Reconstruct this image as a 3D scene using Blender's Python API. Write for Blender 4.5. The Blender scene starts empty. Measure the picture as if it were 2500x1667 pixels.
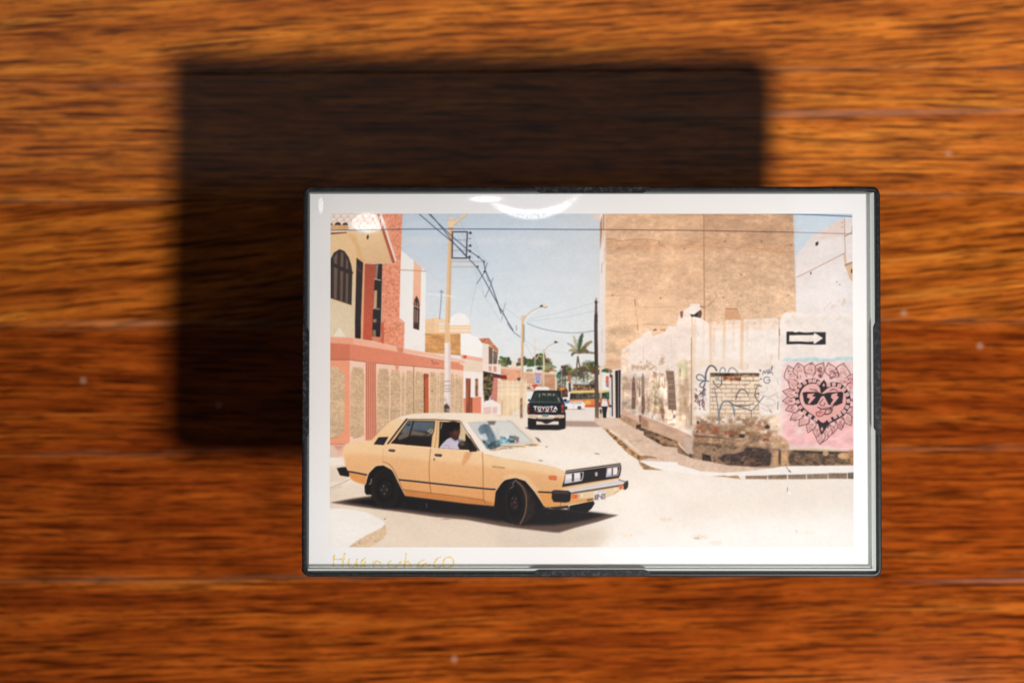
import bpy, math, random
import numpy as np

# ---------------------------------------------------------------- scale: metres. Floor top at z = 0.
CAM_Z = 0.790            # camera height over the floor
RIM_Z = 0.090            # height of the frame's rim over the floor
PXM = 9120.0             # photograph pixels per metre at rim height
sc = bpy.context.scene
COL = sc.collection

# ---------------------------------------------------------------- camera, looking straight down
cam_d = bpy.data.cameras.new('camera')
cam = bpy.data.objects.new('camera', cam_d)
COL.objects.link(cam)
cam.location = (0, 0, CAM_Z)
cam.rotation_euler = (0, 0, 0)
cam_d.sensor_fit = 'HORIZONTAL'
cam_d.sensor_width = 36.0
cam_d.lens = 36.0 * (CAM_Z - RIM_Z) / (2500.0 / PXM)
cam_d.clip_start, cam_d.clip_end = 0.01, 50
cam_d.dof.use_dof = True
cam_d.dof.focus_distance = CAM_Z - RIM_Z + 0.003
cam_d.dof.aperture_fstop = 9.0
sc.camera = cam

# ---------------------------------------------------------------- dim room
w = bpy.data.worlds.new('World')
sc.world = w
w.use_nodes = True
w.node_tree.nodes['Background'].inputs['Color'].default_value = (0.95, 0.97, 1.0, 1)
w.node_tree.nodes['Background'].inputs['Strength'].default_value = 0.03


def area(name, loc, target, shape, sx, sy, power, color):
    d = bpy.data.lights.new(name, 'AREA')
    d.shape, d.size, d.size_y, d.energy, d.color = shape, sx, sy, power, color
    o = bpy.data.objects.new(name, d)
    COL.objects.link(o)
    o.location = loc
    v = [target[i] - loc[i] for i in range(3)]
    import mathutils
    o.rotation_euler = mathutils.Vector(v).to_track_quat('-Z', 'Y').to_euler()
    return o


# one small hard lamp low at the right front, one broad soft ceiling light up behind
LAMP = (0.2315, -0.2403, 0.620)
area('desk_lamp', LAMP, (0.24, -0.25, 0.0), 'DISK', 0.070, 0.070, 5.6, (1.0, 0.968, 0.958))
area('ceiling_light', (0.0, 0.50, 2.3), (0.0, 0.2, 0), 'RECTANGLE', 1.5, 0.62, 1.05, (1.0, 0.98, 0.95))

sc.view_settings.view_transform = 'Standard'
sc.view_settings.look = 'None'
sc.view_settings.exposure = 0.0
sc.view_settings.gamma = 1.0
sc.view_settings.use_curve_mapping = False
sc.render.engine = 'CYCLES'
sc.cycles.use_denoising = True
sc.cycles.denoiser = 'OPENIMAGEDENOISE'
sc.cycles.denoising_input_passes = 'RGB_ALBEDO_NORMAL'
sc.cycles.denoising_prefilter = 'ACCURATE'
w.cycles.sampling_method = 'NONE'
sc.cycles.max_bounces = 5
sc.cycles.use_adaptive_sampling = False
sc.cycles.transparent_max_bounces = 12
# ---------------------------------------------------------------- the picture printed on the photograph
# A small software painter: every shape of the printed street view is drawn as polygons and strokes into
# a colour buffer (with a region id per cell) that becomes the ink colours of the print mesh.
W, H = 1040, 664
TILE = dict(A=(790, 500), B=(1222, 500), C=(1654, 500), D=(790, 788), E=(1222, 788), F=(1654, 788),
            G=(790, 1060), H=(1222, 1060), I=(1654, 1060))
TS = 432 / 2352.0
RNG = np.random.RandomState(7)
CAN = np.zeros((H, W, 3), np.float32)
IDS = np.zeros((H, W), np.int16)
REG = ['sky']
CUR = [0]


def region(name):
    if name not in REG:
        REG.append(name)
    CUR[0] = REG.index(name)


def pt(s):
    """'E: x y x y F: x y' -> canvas coordinates"""
    t, out, buf = 'S', [], []
    for tok in s.split():
        if tok.endswith(':'):
            t = tok[0]
            continue
        buf.append(float(tok))
        if len(buf) == 2:
            x, y = buf
            buf = []
            if t != 'S':
                x = TILE[t][0] + x * TS
                y = TILE[t][1] + y * TS
            out.append(canv(x, y))
    return np.array(out, np.float64)


def canv(x, y):
    fy = (y - 520.0) / 815.0
    fx = (x - 805.0) / 1277.0
    xl, xr = 805 + fy, 2079 + 5.7 * fy
    yt, yb = 522 - 4.5 * fx, 1335.5 - 5.5 * fx
    return ((x - xl) / (xr - xl) * W, (y - yt) / (yb - yt) * H)


K = TS * W / 1277.0          # canvas cells per tile pixel


def spline(p, n=8, closed=False):
    p = np.asarray(p)
    m = len(p)
    if m < 3:
        return p
    out = []
    for i in range(m if closed else m - 1):
        if closed:
            a, b, c, d = p[(i - 1) % m], p[i], p[(i + 1) % m], p[(i + 2) % m]
        else:
            a, b, c, d = p[max(i - 1, 0)], p[i], p[i + 1], p[min(i + 2, m - 1)]
        for k in range(n):
            t = k / n
            out.append(0.5 * (2 * b + (c - a) * t + (2 * a - 5 * b + 4 * c - d) * t * t + (3 * b - a - 3 * c + d) * t ** 3))
    if not closed:
        out.append(p[-1])
    return np.array(out)


def vnoise(cx, cy, seed):
    r = np.random.RandomState(seed)
    gh, gw = int(H / cy) + 3, int(W / cx) + 3
    g = r.rand(gh, gw).astype(np.float32)
    y = np.arange(H) / cy
    x = np.arange(W) / cx
    y0, x0 = y.astype(int), x.astype(int)
    fy, fx = y - y0, x - x0
    fy = (fy * fy * (3 - 2 * fy)).astype(np.float32)[:, None]
    fx = (fx * fx * (3 - 2 * fx)).astype(np.float32)[None, :]
    a = g[y0][:, x0]; b = g[y0][:, x0 + 1]; c = g[y0 + 1][:, x0]; d = g[y0 + 1][:, x0 + 1]
    return (a * (1 - fx) + b * fx) * (1 - fy) + (c * (1 - fx) + d * fx) * fy - 0.5


NOI = {
    'fine': np.random.RandomState(1).rand(H, W).astype(np.float32) - 0.5,
    'stucco': vnoise(1.7, 1.7, 2) + 0.6 * vnoise(3.3, 3.0, 3),
    'mottle': vnoise(28, 18, 4) + 0.7 * vnoise(11, 7, 5) + 0.5 * vnoise(5, 3.2, 6),
    'rough': vnoise(9, 7, 7) + vnoise(4, 3, 8) + vnoise(2, 1.8, 9),
    'streak': vnoise(7, 60, 10) + 0.6 * vnoise(3, 40, 11),
    'layer': vnoise(16, 2.2, 12) + 0.6 * vnoise(6, 1.6, 13),
    'soft': vnoise(60, 40, 14),
    'peel': vnoise(14, 11, 15) + .8 * vnoise(6, 5, 16) + .5 * vnoise(2.6, 2.4, 17),
    'drip': vnoise(5, 34, 18) + .8 * vnoise(2.4, 15, 19),
}


def gblur(m, s):
    if s <= 0.2:
        return m
    r = int(3 * s) + 1
    k = np.exp(-0.5 * (np.arange(-r, r + 1) / s) ** 2).astype(np.float32)
    k /= k.sum()
    p = np.pad(m, ((r, r), (r, r)) + ((0, 0),) * (m.ndim - 2), mode='edge')
    q = sum(k[i] * p[i:i + m.shape[0]] for i in range(2 * r + 1))
    return sum(k[i] * q[:, i:i + m.shape[1]] for i in range(2 * r + 1))


def cover(p, pad):
    x0 = max(int(np.floor(p[:, 0].min())) - pad, 0); x1 = min(int(np.ceil(p[:, 0].max())) + pad + 1, W)
    y0 = max(int(np.floor(p[:, 1].min())) - pad, 0); y1 = min(int(np.ceil(p[:, 1].max())) + pad + 1, H)
    if x1 <= x0 or y1 <= y0:
        return None
    S = 4
    w = x1 - x0
    cov = np.zeros((y1 - y0, w + 2), np.float32)
    a, b = p, np.roll(p, -1, 0)
    for yy in range(y0, y1):
        for k in range(S):
            y = yy + (k + 0.5) / S
            hit = (a[:, 1] <= y) != (b[:, 1] <= y)
            if not hit.any():
                continue
            aa, bb = a[hit], b[hit]
            xs = np.sort(aa[:, 0] + (y - aa[:, 1]) / (bb[:, 1] - aa[:, 1]) * (bb[:, 0] - aa[:, 0])) - x0
            xs = np.clip(xs, 0, w)
            row = cov[yy - y0]
            for i in range(0, len(xs) - 1, 2):
                for xv, sg in ((xs[i], 1.0), (xs[i + 1], -1.0)):
                    ix = int(xv)
                    f = xv - ix
                    row[ix] += sg * (1 - f) / S
                    row[ix + 1] += sg * f / S
    return x0, y0, x1, y1, np.clip(np.cumsum(cov, 1)[:, :w], 0, 1)


def paint(x0, y0, x1, y1, m, col, a, tex, grad, setid):
    c = np.array(col, np.float32)
    if grad is not None:                       # grad = (colour2, 'pts' of the two ends)
        g2, ends = grad
        e = pt(ends)
        d = e[1] - e[0]
        yy, xx = np.mgrid[y0:y1, x0:x1]
        t = np.clip(((xx - e[0][0]) * d[0] + (yy - e[0][1]) * d[1]) / (d @ d), 0, 1)[..., None].astype(np.float32)
        c = c * (1 - t) + np.array(g2, np.float32) * t
    else:
        c = np.broadcast_to(c, (y1 - y0, x1 - x0, 3))
    for n, amp in tex:
        c = c * (1 + amp * NOI[n][y0:y1, x0:x1, None])
    mm = (m * a)[..., None]
    CAN[y0:y1, x0:x1] = CAN[y0:y1, x0:x1] * (1 - mm) + c * mm
    if setid:
        IDS[y0:y1, x0:x1][m > 0.5] = CUR[0]


def fill(s, col, a=1.0, blur=0.0, tex=(), grad=None, sm=False, setid=None, nz=None):
    p = pt(s) if isinstance(s, str) else s
    if sm:
        p = spline(p, 6, True)
    r = cover(p, int(3 * blur) + 1)
    if r is None:
        return
    x0, y0, x1, y1, m = r
    m = gblur(m, blur)
    if nz is not None:                         # broken up by noise: peeling paint, stains
        m = m * np.clip((NOI[nz[0]][y0:y1, x0:x1] - nz[1]) / (nz[2] - nz[1]), 0, 1)
        setid = bool(setid)
    paint(x0, y0, x1, y1, m, col, a, tex, grad, (a > 0.75 and blur < 3) if setid is None else setid)


def line(s, w, col, a=1.0, sm=False, closed=False, soft=0.5, setid=False, tex=()):
    p = pt(s) if isinstance(s, str) else np.asarray(s)
    if sm:
        p = spline(p, 7, closed)
    if closed:
        p = np.vstack([p, p[:1]])
    hw = w * K / 2
    al = a
    if hw < 0.45:
        al, hw = a * max(hw / 0.45, 0.35), 0.45
    pad = int(hw + soft) + 2
    x0 = max(int(p[:, 0].min()) - pad, 0); x1 = min(int(p[:, 0].max()) + pad + 1, W)
    y0 = max(int(p[:, 1].min()) - pad, 0); y1 = min(int(p[:, 1].max()) + pad + 1, H)
    if x1 <= x0 or y1 <= y0:
        return
    D2 = np.full((y1 - y0, x1 - x0), 1e9, np.float32)
    for i in range(len(p) - 1):
        a0, b0 = p[i], p[i + 1]
        u0 = max(int(min(a0[0], b0[0])) - pad, x0); u1 = min(int(max(a0[0], b0[0])) + pad + 2, x1)
        v0 = max(int(min(a0[1], b0[1])) - pad, y0); v1 = min(int(max(a0[1], b0[1])) + pad + 2, y1)
        if u1 <= u0 or v1 <= v0:
            continue
        yy, xx = np.mgrid[v0:v1, u0:u1]
        px, py = xx + 0.5 - a0[0], yy + 0.5 - a0[1]
        d = b0 - a0
        L = d @ d + 1e-9
        t = np.clip((px * d[0] + py * d[1]) / L, 0, 1)
        q = (px - t * d[0]) ** 2 + (py - t * d[1]) ** 2
        sub = D2[v0 - y0:v1 - y0, u0 - x0:u1 - x0]
        np.minimum(sub, q, out=sub)
    m = np.clip((hw + soft - np.sqrt(D2)) / (2 * soft), 0, 1)
    paint(x0, y0, x1, y1, m, col, al, tex, None, setid)


def ell(t, cx, cy, rx, ry, col, rot=0.0, **kw):
    th = np.linspace(0, 2 * math.pi, 28, endpoint=False)
    ox, oy = TILE[t]
    cr, sr = math.cos(rot), math.sin(rot)
    p = [canv(ox + (cx + rx * math.cos(a) * cr - ry * math.sin(a) * sr) * TS,
              oy + (cy + rx * math.cos(a) * sr + ry * math.sin(a) * cr) * TS) for a in th]
    fill(np.array(p), col, **kw)


def tl(t, pts, *a, **k):
    """stroke given as a list of (x, y) in one tile"""
    ox, oy = TILE[t]
    line(np.array([canv(ox + x * TS, oy + y * TS) for x, y in pts]), *a, **k)


def tf(t, pts, *a, **k):
    ox, oy = TILE[t]
    fill(np.array([canv(ox + x * TS, oy + y * TS) for x, y in pts]), *a, **k)


FONT = {'T': ['0 0 1 0', '.5 0 .5 1'], 'O': ['.5 0 .1 .2 .05 .6 .3 1 .7 1 .95 .6 .9 .2 .5 0'], 'Y': ['0 0 .5 .5', '1 0 .5 .5 .5 1'],
        'A': ['0 1 .5 0 1 1', '.2 .65 .8 .65'], 'S': ['1 .1 .5 0 .1 .25 .5 .5 .9 .72 .5 1 0 .9'], 'P': ['0 1 0 0 .8 .1 .8 .45 0 .55'],
        '-': ['.1 .5 .9 .5'], '6': ['.9 0 .3 .3 .1 .8 .5 1 .9 .75 .5 .5 .15 .7'], '2': ['.1 .2 .5 0 .9 .25 .1 1 1 1'],
        '3': ['.1 .1 .6 0 .9 .25 .4 .48 .9 .72 .6 1 .1 .92'], 'D': ['0 0 0 1 .7 .9 1 .5 .7 .1 0 0'], 'U': ['0 0 .1 .9 .5 1 .9 .9 1 0'],
        'N': ['0 1 0 0 1 1 1 0'], 'E': ['1 0 0 0 0 1 1 1', '0 .5 .8 .5'], 'C': ['1 .1 .5 0 .05 .4 .3 .95 1 .9']}


def text(t, txt, x0, y0, x1, y1, h, gap, w, col, a=1.0):
    n = len(txt)
    L = math.hypot(x1 - x0, y1 - y0)
    ux, uy = (x1 - x0) / L, (y1 - y0) / L
    cw = (L - gap * (n - 1)) / n
    for i, ch in enumerate(txt):
        for st in FONT[ch]:
            v = [float(q) for q in st.split()]
            pts = []
            for j in range(0, len(v), 2):
                sx = i * (cw + gap) + v[j] * cw
                pts.append((x0 + ux * sx, y0 + uy * sx + v[j + 1] * h))
            tl(t, pts, w, col, a)


def rnd(a, b):
    return a + (b - a) * RNG.rand()


def frond(t, p0, p1, p2, w, col, n=26, thick=6, a=0.9):
    p0, p1, p2 = np.array(p0, float), np.array(p1, float), np.array(p2, float)
    for i in range(n):
        s = (i + 0.5) / n
        c = (1 - s) ** 2 * p0 + 2 * s * (1 - s) * p1 + s * s * p2
        d = 2 * (1 - s) * (p1 - p0) + 2 * s * (p2 - p1)
        d /= np.hypot(*d) + 1e-6
        nn = np.array([-d[1], d[0]])
        ww = w * (0.35 + 1.3 * s * (1 - s) * 2)
        k = 1 + 0.25 * rnd(-1, 1)
        cc = [min(255, v * k) for v in col]
        for sg in (-1, 1):
            e = c + nn * sg * ww * rnd(0.5, 1.1) + d * ww * rnd(0.4, 1.0) + np.array([0, ww * 0.25])
            tl(t, [c, e], thick, cc, a)
    tl(t, [tuple((1 - s) ** 2 * p0 + 2 * s * (1 - s) * p1 + s * s * p2) for s in np.linspace(0, 1, 8)], thick, col, a, setid=True)


def palm(t, cx, cy, r, n=9, col=(78, 88, 58)):
    for i in range(n):
        an = -math.pi * (0.02 + 0.96 * (i + 0.5) / n) + rnd(-0.15, 0.15)
        L = r * rnd(0.8, 1.25)
        ex, ey = cx + math.cos(an) * L, cy + math.sin(an) * L * 0.85
        mx, my = cx + math.cos(an) * L * 0.5, cy + math.sin(an) * L * 0.75 - r * 0.1
        c = [v * rnd(0.75, 1.35) for v in col]
        if rnd(0, 1) < 0.25:
            c = [150 * rnd(.8, 1.1), 140 * rnd(.8, 1.1), 95]
        frond(t, (cx, cy), (mx, my), (ex, ey + r * 0.22), r * 0.15, c, n=int(r / 5) + 8, thick=6, a=.8)


def draw_picture():
    yy, xx = np.mgrid[0:H, 0:W].astype(np.float32)
    ty = np.clip(yy / (H * 0.52), 0, 1)[..., None]
    tx = np.clip(xx / (W * 0.5), 0, 1)[..., None]
    top = np.array([184, 202, 217], np.float32) * (1 - tx) + np.array([203, 209, 214], np.float32) * tx
    CAN[:] = top * (1 - ty) + np.array([237, 239, 238], np.float32) * ty
    # thin cloud
    for t, x, y, rx, ry, a in (('A', 1350, 470, 330, 45, .35), ('A', 2150, 470, 260, 40, .3), ('B', 550, 505, 190, 45, .45), ('B', 700, 690, 180, 16, .2),
                               ('B', 150, 470, 200, 60, .2), ('A', 1250, 260, 160, 40, .25), ('B', 700, 1000, 500, 60, .2)):
        ell(t, x, y, rx, ry, (232, 228, 228), a=a, blur=4, setid=False)
    region('sky_corner')
    fill('C: 1525 60 2350 60 2350 400 1700 700 1540 700', (208, 220, 229), setid=True)
    fill('C: 1525 90 2320 90 2320 150 1525 110', (190, 214, 232), a=.7, blur=1.2, setid=False)

    region('sky')
    # ---- far wires
    for s in ('A: 1640 120 1760 380 1880 620', 'A: 1680 120 1850 420 2010 800 2130 1200', 'A: 1760 120 1900 420 2080 700', 'A: 1960 400 2060 620 2160 760',
              'A: 2030 1040 1980 1250 1940 1490', 'A: 2000 850 2060 1100 2352 1560', 'B: 0 1330 300 1540', 'B: 360 1520 800 1420 1240 1290',
              'B: 340 1545 900 1480 1240 1400', 'E: 120 0 180 130 260 190'):
        line(s, 5, (140, 155, 172), .45)
    line('E: 345 0 500 60 700 105 900 125 1080 120 1245 95', 9, (125, 140, 155), .85, sm=True)
    line('E: 310 200 450 330 640 420', 5, (160, 165, 170), .5)
    line('E: 320 270 440 470', 5, (160, 165, 170), .5)
    line('E: 590 360 1000 410 1245 380', 5, (190, 195, 200), .5)

    # ---- palms on the horizon
    region('palm_trees')
    palm('E', 60, 560, 140, 11)
    palm('E', 300, 560, 130, 9)
    palm('E', 520, 560, 170, 13, (82, 88, 52))
    palm('E', 640, 640, 90, 7, (150, 135, 85))
    for cx, cy, r in ((60, 580, 36), (520, 600, 50), (600, 640, 50), (380, 630, 40)):
        ell('E', cx, cy, r, r * .5, (110, 108, 66), a=.8, blur=1, tex=(('rough', 1.2),), setid=True)
    fill('E: 735 800 760 650 850 560 900 545 960 600 1000 640 1090 520 1180 480 1250 560 1250 900 735 900', (112, 116, 82), a=.55, blur=2, tex=(('rough', 1.5),))
    palm('E', 880, 690, 150, 11)
    palm('E', 1170, 640, 160, 12, (84, 90, 56))
    palm('E', 1000, 700, 110, 8, (96, 100, 66))
    for x0, y0, x1, y1 in ((855, 700, 850, 900), (1100, 690, 1105, 880), (1150, 680, 1148, 870), (815, 720, 812, 980)):
        tl('E', [(x0, y0), (x1, y1)], 16, (105, 92, 75), .9, setid=True)
    palm('E', 1410, 650, 80, 7, (90, 95, 62))
    line('E: 1022 440 1010 560 1005 700 985 880', 20, (128, 112, 92), sm=True, setid=True)
    line('E: 1025 450 1045 560 1080 680 1110 760', 16, (110, 96, 82), sm=True, setid=True)
    for p1, p2, w_, c, n_ in (((1000, 270), (965, 165), 26, (176, 164, 122), 34), ((1035, 240), (1085, 138), 30, (70, 92, 62), 50), ((1060, 250), (1068, 160), 24, (60, 82, 56), 40), ((975, 300), (880, 262), 16, (150, 140, 110), 28),
                              ((1120, 270), (1205, 238), 26, (128, 112, 66), 44), ((1120, 320), (1160, 385), 26, (112, 98, 60), 38), ((1140, 365), (1258, 398), 16, (128, 110, 80), 40), ((960, 360), (938, 432), 18, (96, 96, 76), 26), ((965, 330), (905, 365), 20, (168, 150, 104), 26), ((1090, 330), (1130, 300), 26, (120, 108, 64), 30)):
        frond('E', (1030, 398), p1, p2, w_, c, n_, 5, .75)
    # ---- low houses at the end of the street
    region('distant_houses')
    fill('E: 0 590 170 590 190 600 265 605 265 790 0 790', (226, 168, 136), tex=(('mottle', .12),))
    fill('E: 0 575 260 590 260 625 0 605', (238, 206, 182))
    fill('E: 140 510 200 510 210 590 140 590', (240, 220, 202))
    fill('E: 300 650 560 655 740 670 740 905 300 905', (226, 184, 152), tex=(('mottle', .12),))
    fill('E: 570 670 735 680 735 865 575 860', (206, 158, 124), tex=(('layer', .12),))
    fill('E: 300 640 740 662 740 680 300 660', (240, 212, 186))
    fill('E: 0 690 70 690 85 745 0 740', (120, 72, 58))
    fill('E: 350 800 480 815 480 890 350 890', (232, 200, 178), tex=(('rough', .2),))
    fill('E: 410 820 480 810 490 832 450 870', (206, 80, 70))
    fill('E: 460 845 600 840 645 855 640 890 460 890', (242, 237, 232))
    fill('E: 355 850 390 850 390 872 355 872', (120, 105, 90))
    region('shop_sign')
    fill('E: 446 655 542 662 530 800 450 790', (206, 204, 226))
    fill('E: 450 660 538 666 536 695 450 690', (214, 150, 148))
    for y in (705, 725, 745):
        tl('E', [(465, y), (520, y + 3)], 12, (128, 136, 196), .8)
    fill('E: 470 765 515 768 512 785 470 780', (90, 96, 130))
    region('distant_houses')
    fill('E: 718 655 745 660 745 900 720 900', (238, 212, 186))
    ell('E', 765, 698, 34, 26, (66, 142, 112), setid=True)
    fill('E: 885 700 930 680 930 880 900 870', (206, 124, 78), tex=(('mottle', .15),))
    fill('E: 870 770 910 770 915 900 870 900', (222, 226, 230))
    fill('E: 935 690 1090 760 1250 740 1250 900 930 900', (214, 222, 226), a=.55, blur=1.5)
    fill('E: 900 790 925 790 930 900 905 910', (80, 64, 52))
    fill('E: 750 850 860 845 890 890 890 980 760 975', (104, 66, 48), tex=(('rough', .4),))
    fill('E: 755 850 855 848 865 885 765 885', (206, 130, 60), a=.8, tex=(('rough', .6),))
    fill('E: 960 815 1250 830 1250 885 960 885', (160, 112, 70), a=.85, tex=(('rough', .7),))
    line('E: 960 815 1250 822', 10, (74, 66, 56))
    for x in range(975, 1245, 38):
        tl('E', [(x, 815), (x, 885)], 8, (84, 70, 58), .8)
    fill('E: 1180 770 1250 740 1250 860 1160 860', (110, 84, 72), a=.7, tex=(('rough', .9),))

    # ---- road and pavements
    region('road')
    fill('S: 790 992 1530 985 1480 1040 1560 1110 1700 1150 2100 1150 2100 1345 790 1345', (238, 226, 213),
         grad=((246, 237, 227), 'S: 1300 1010 1300 1200'), tex=(('fine', .035), ('soft', .03)))
    fill('S: 1650 1160 2100 1160 2100 1345 1500 1345 1600 1240', (244, 235, 226), a=.8, blur=14, tex=(('fine', .03),), setid=False)
    fill('S: 1450 1310 1750 1280 2100 1250 2100 1345 1400 1345', (252, 248, 243), a=.85, blur=16, setid=False)
    fill('S: 800 1180 1000 1170 1300 1260 1500 1290 1450 1345 800 1345', (228, 210, 189), a=.8, blur=10, tex=(('fine', .03), ('soft', .05)), setid=False)
    fill('E: 850 1130 1250 1130 1250 1290 850 1290', (236, 226, 218), blur=1.5)
    fill('E: 858 1293 1240 1300 1335 1372 860 1366', (186, 162, 148), blur=.8)
    fill('E: 880 1310 1220 1310 1280 1360 870 1350', (178, 152, 138), a=.5, blur=3, setid=False)
    for t, x, y, rx, ry in (('H', 1680, 1325, 80, 22), ('I', 290, 1335, 110, 26), ('I', 110, 1190, 50, 12), ('I', 500, 1410, 90, 18), ('I', 1720, 1270, 90, 12), ('H', 1840, 1270, 40, 14), ('H', 2200, 1110, 80, 20)):
        ell(t, x, y, rx, ry, (240, 214, 178), a=.45, blur=2, tex=(('rough', .15),), setid=False)
    fill('I: 0 850 2345 600 2345 900 1600 1000 700 950 0 1150', (232, 219, 206), a=.35, blur=12, setid=False)

    # ---- fence and yard on the far left side of the street
    region('yard_fence')
    fill('E: -130 760 340 770 352 1260 -130 1240', (237, 212, 176), tex=(('mottle', .06),))
    for x in (-60, 15, 90, 160, 215, 285, 335):
        tl('E', [(x, 755), (x + 4, 1240)], 12, (246, 232, 212), .9)
    for y in (820, 880, 935):
        tl('E', [(-120, y + 6), (345, y)], 9, (247, 236, 218), .9)
    fill('E: 10 1020 30 1020 24 1230 8 1230', (200, 160, 120), a=.6)
    fill('E: -130 1215 352 1245 352 1300 -130 1300', (240, 228, 214))
    fill('E: 160 1180 345 1110 352 1250 170 1230', (240, 230, 220), a=.8, blur=1)
    line('E: 230 740 260 735 240 750', 30, (90, 60, 50), .8)

    # ---- beige tower
    region('tower_block')
    fill('B: 1308 100 1390 100 1390 1568 E: 1395 0 1395 520 1330 575 1300 560 1300 0 B: 1308 1568', (234, 226, 222))
    fill('S: 1476 515 1934 515 1943 800 1516 895 1478 890', (211, 173, 139), grad=((237, 206, 174), 'S: 1700 520 1680 800'),
         tex=(('mottle', .07), ('rough', .06), ('fine', .06)))
    fill('C: 0 100 335 100 345 1520 0 1568 B: 1390 1568 1390 100', (234, 194, 156), a=.35, blur=2, tex=(('mottle', .1),), setid=False)
    fill('C: 335 100 1525 100 1535 460 900 500 340 430', (204, 162, 126), a=.35, blur=5, tex=(('mottle', .2),), setid=False)
    fill('B: 1390 440 1600 470 1900 440 2352 520 C: 0 470 330 440 800 480 1530 500 1530 660 800 600 C: 0 560 B: 1390 620', (204, 152, 110), a=.33, blur=3, tex=(('layer', .5),), setid=False)
    fill('B: 1390 1180 2352 1150 2352 1568 1390 1568', (243, 210, 174), a=.5, blur=6, setid=False)
    fill('S: 1478 518 1934 518 1943 780 1516 890', (190, 142, 104), a=.28, blur=2, nz=('layer', .25, .75))
    fill('S: 1478 518 1934 518 1943 780 1516 890', (188, 142, 106), a=.28, blur=2, nz=('peel', .25, .9))
    fill('S: 1478 518 1934 518 1943 780 1516 890', (246, 216, 184), a=.35, blur=2, nz=('mottle', .3, .9))
    line('C: 338 100 342 800 350 1520', 13, (172, 126, 90), .75)
    line('B: 1400 450 1500 445 1580 470 1900 445 2100 470', 9, (150, 104, 68), .5, sm=True)
    line('B: 1400 1200 1700 1190 1800 1220 1820 1350 2100 1350 2330 1340', 7, (170, 120, 84), .4)
    for t, x, y in (('B', 2100, 495), ('B', 2118, 1228), ('C', 838, 1195), ('C', 600, 1215), ('C', 1500, 515), ('C', 620, 470), ('C', 85, 570), ('C', 835, 915), ('C', 1465, 1185), ('B', 1480, 1190), ('C', 1105, 465)):
        ell(t, x, y, 11, 10, (122, 80, 52), a=.7)
    for i in range(70):
        x, y = rnd(360, 1500), rnd(120, 1400)
        tl('C', [(x, y), (x + rnd(15, 60), y + rnd(-12, 12))], 6, (176, 126, 88), rnd(.15, .45))
    line('C: 480 1140 520 1200 440 1290 400 1330', 12, (176, 120, 80), .5)
    line('B: 1778 1245 1785 1330', 12, (170, 100, 70), .8)
    line('B: 1785 1330 1810 1560', 6, (190, 130, 95), .6)
    fill('C: 625 1365 790 1368 830 1480 830 1510 625 1515', (210, 158, 118), a=.65)
    line('C: 625 1367 785 1370', 10, (160, 105, 70), .8)
    fill('B: 1312 230 1338 130 1340 330 1328 480 1313 600', (176, 128, 100), blur=.6)
    fill('B: 1348 105 1390 105 1385 330 1345 520', (230, 192, 160), a=.9, blur=.6)
    line('B: 1358 105 1356 320', 9, (140, 96, 68), .9)
    line('B: 1340 760 1332 900', 10, (190, 150, 140), .7)
    line('B: 1372 560 1370 780', 8, (180, 140, 120), .5)
    fill('B: 1215 110 1310 110 1300 205 1240 190', (232, 208, 194), a=.9, blur=1.2, setid=False)
    line('E: 1340 80 1345 380', 8, (200, 170, 160), .5)
    fill('E: 1330 580 1395 545 1600 550 1605 600 1480 612', (232, 194, 158))
    fill('E: 1400 0 1900 0 1690 300 1600 340 1600 545 1400 540', (232, 194, 156), a=.5, blur=4, tex=(('mottle', .2),), setid=False)
    fill('E: 1398 470 1600 460 1600 548 1398 545', (208, 164, 130), a=.55, blur=3, setid=False)

    # ---- white building at the far right
    region('white_building')
    fill('C: 1556 660 1700 500 1760 410 1890 330 2200 145 2345 135 2345 1500 1575 1500', (230, 220, 216), grad=((238, 231, 228), 'C: 1900 200 1900 1000'), tex=(('mottle', .025),))
    fill('C: 1890 335 2200 150 2208 390 1900 430', (232, 210, 196), a=.75, blur=1.5)
    fill('C: 1760 415 1890 335 1880 450 1760 440', (232, 214, 204), a=.6, blur=1.5)
    line('C: 1575 945 1750 860 2205 625', 9, (188, 142, 112), .9)
    line('C: 2205 160 2210 400 2225 780', 9, (186, 136, 110), .85)
    line('C: 2210 400 2260 370 2315 340', 14, (186, 136, 100), .9)
    line('C: 2313 260 2313 340', 9, (120, 80, 70), .9)
    fill('C: 2190 640 2220 620 2235 760 2300 740 2318 735 2320 1010 2280 960 2215 790', (224, 182, 140), a=.85)
    line('C: 2215 785 2260 765 2318 740', 12, (130, 95, 70), .9)
    ell('C', 2308, 860, 16, 30, (90, 70, 66))
    fill('C: 1822 485 1858 465 1860 510 1826 532', (46, 50, 68))
    ell('C', 1762, 890, 8, 18, (70, 60, 62))
    for x, y in ((2175, 215), (2175, 275), (2110, 1005), (2145, 1040)):
        ell('C', x, y, 9, 10, (170, 130, 110), a=.8)
    for i in range(16):
        x, y = rnd(1900, 2320), 0
        y = 1320 - (x - 1900) * .25 + rnd(-30, 50)
        tl('C', [(x, y), (x + rnd(-10, 10), y + rnd(10, 50))], 12, (226, 184, 152), .5)

    # ---- graffitied white wall (corner)
    region('graffiti_wall')
    top = 'C: 20 1405 60 1395 150 1345 165 1300 285 1300 305 1370 310 1490 340 1520 400 1545 850 1510 1320 1485 1345 1530 1390 1445 1425 1412 1700 1415 2345 1412 '
    fill(top + 'I: 2345 210 1400 200 190 90 180 300 F: 0 1568 E: 1870 1230 1830 1300 1590 1205 1600 340 1690 300 1760 240 1840 190 1915 115 1985 88 2010 165 2110 130 2200 70 2245 15 2330 35', (243, 234, 226),
         tex=(('mottle', .03), ('fine', .02)))
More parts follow.
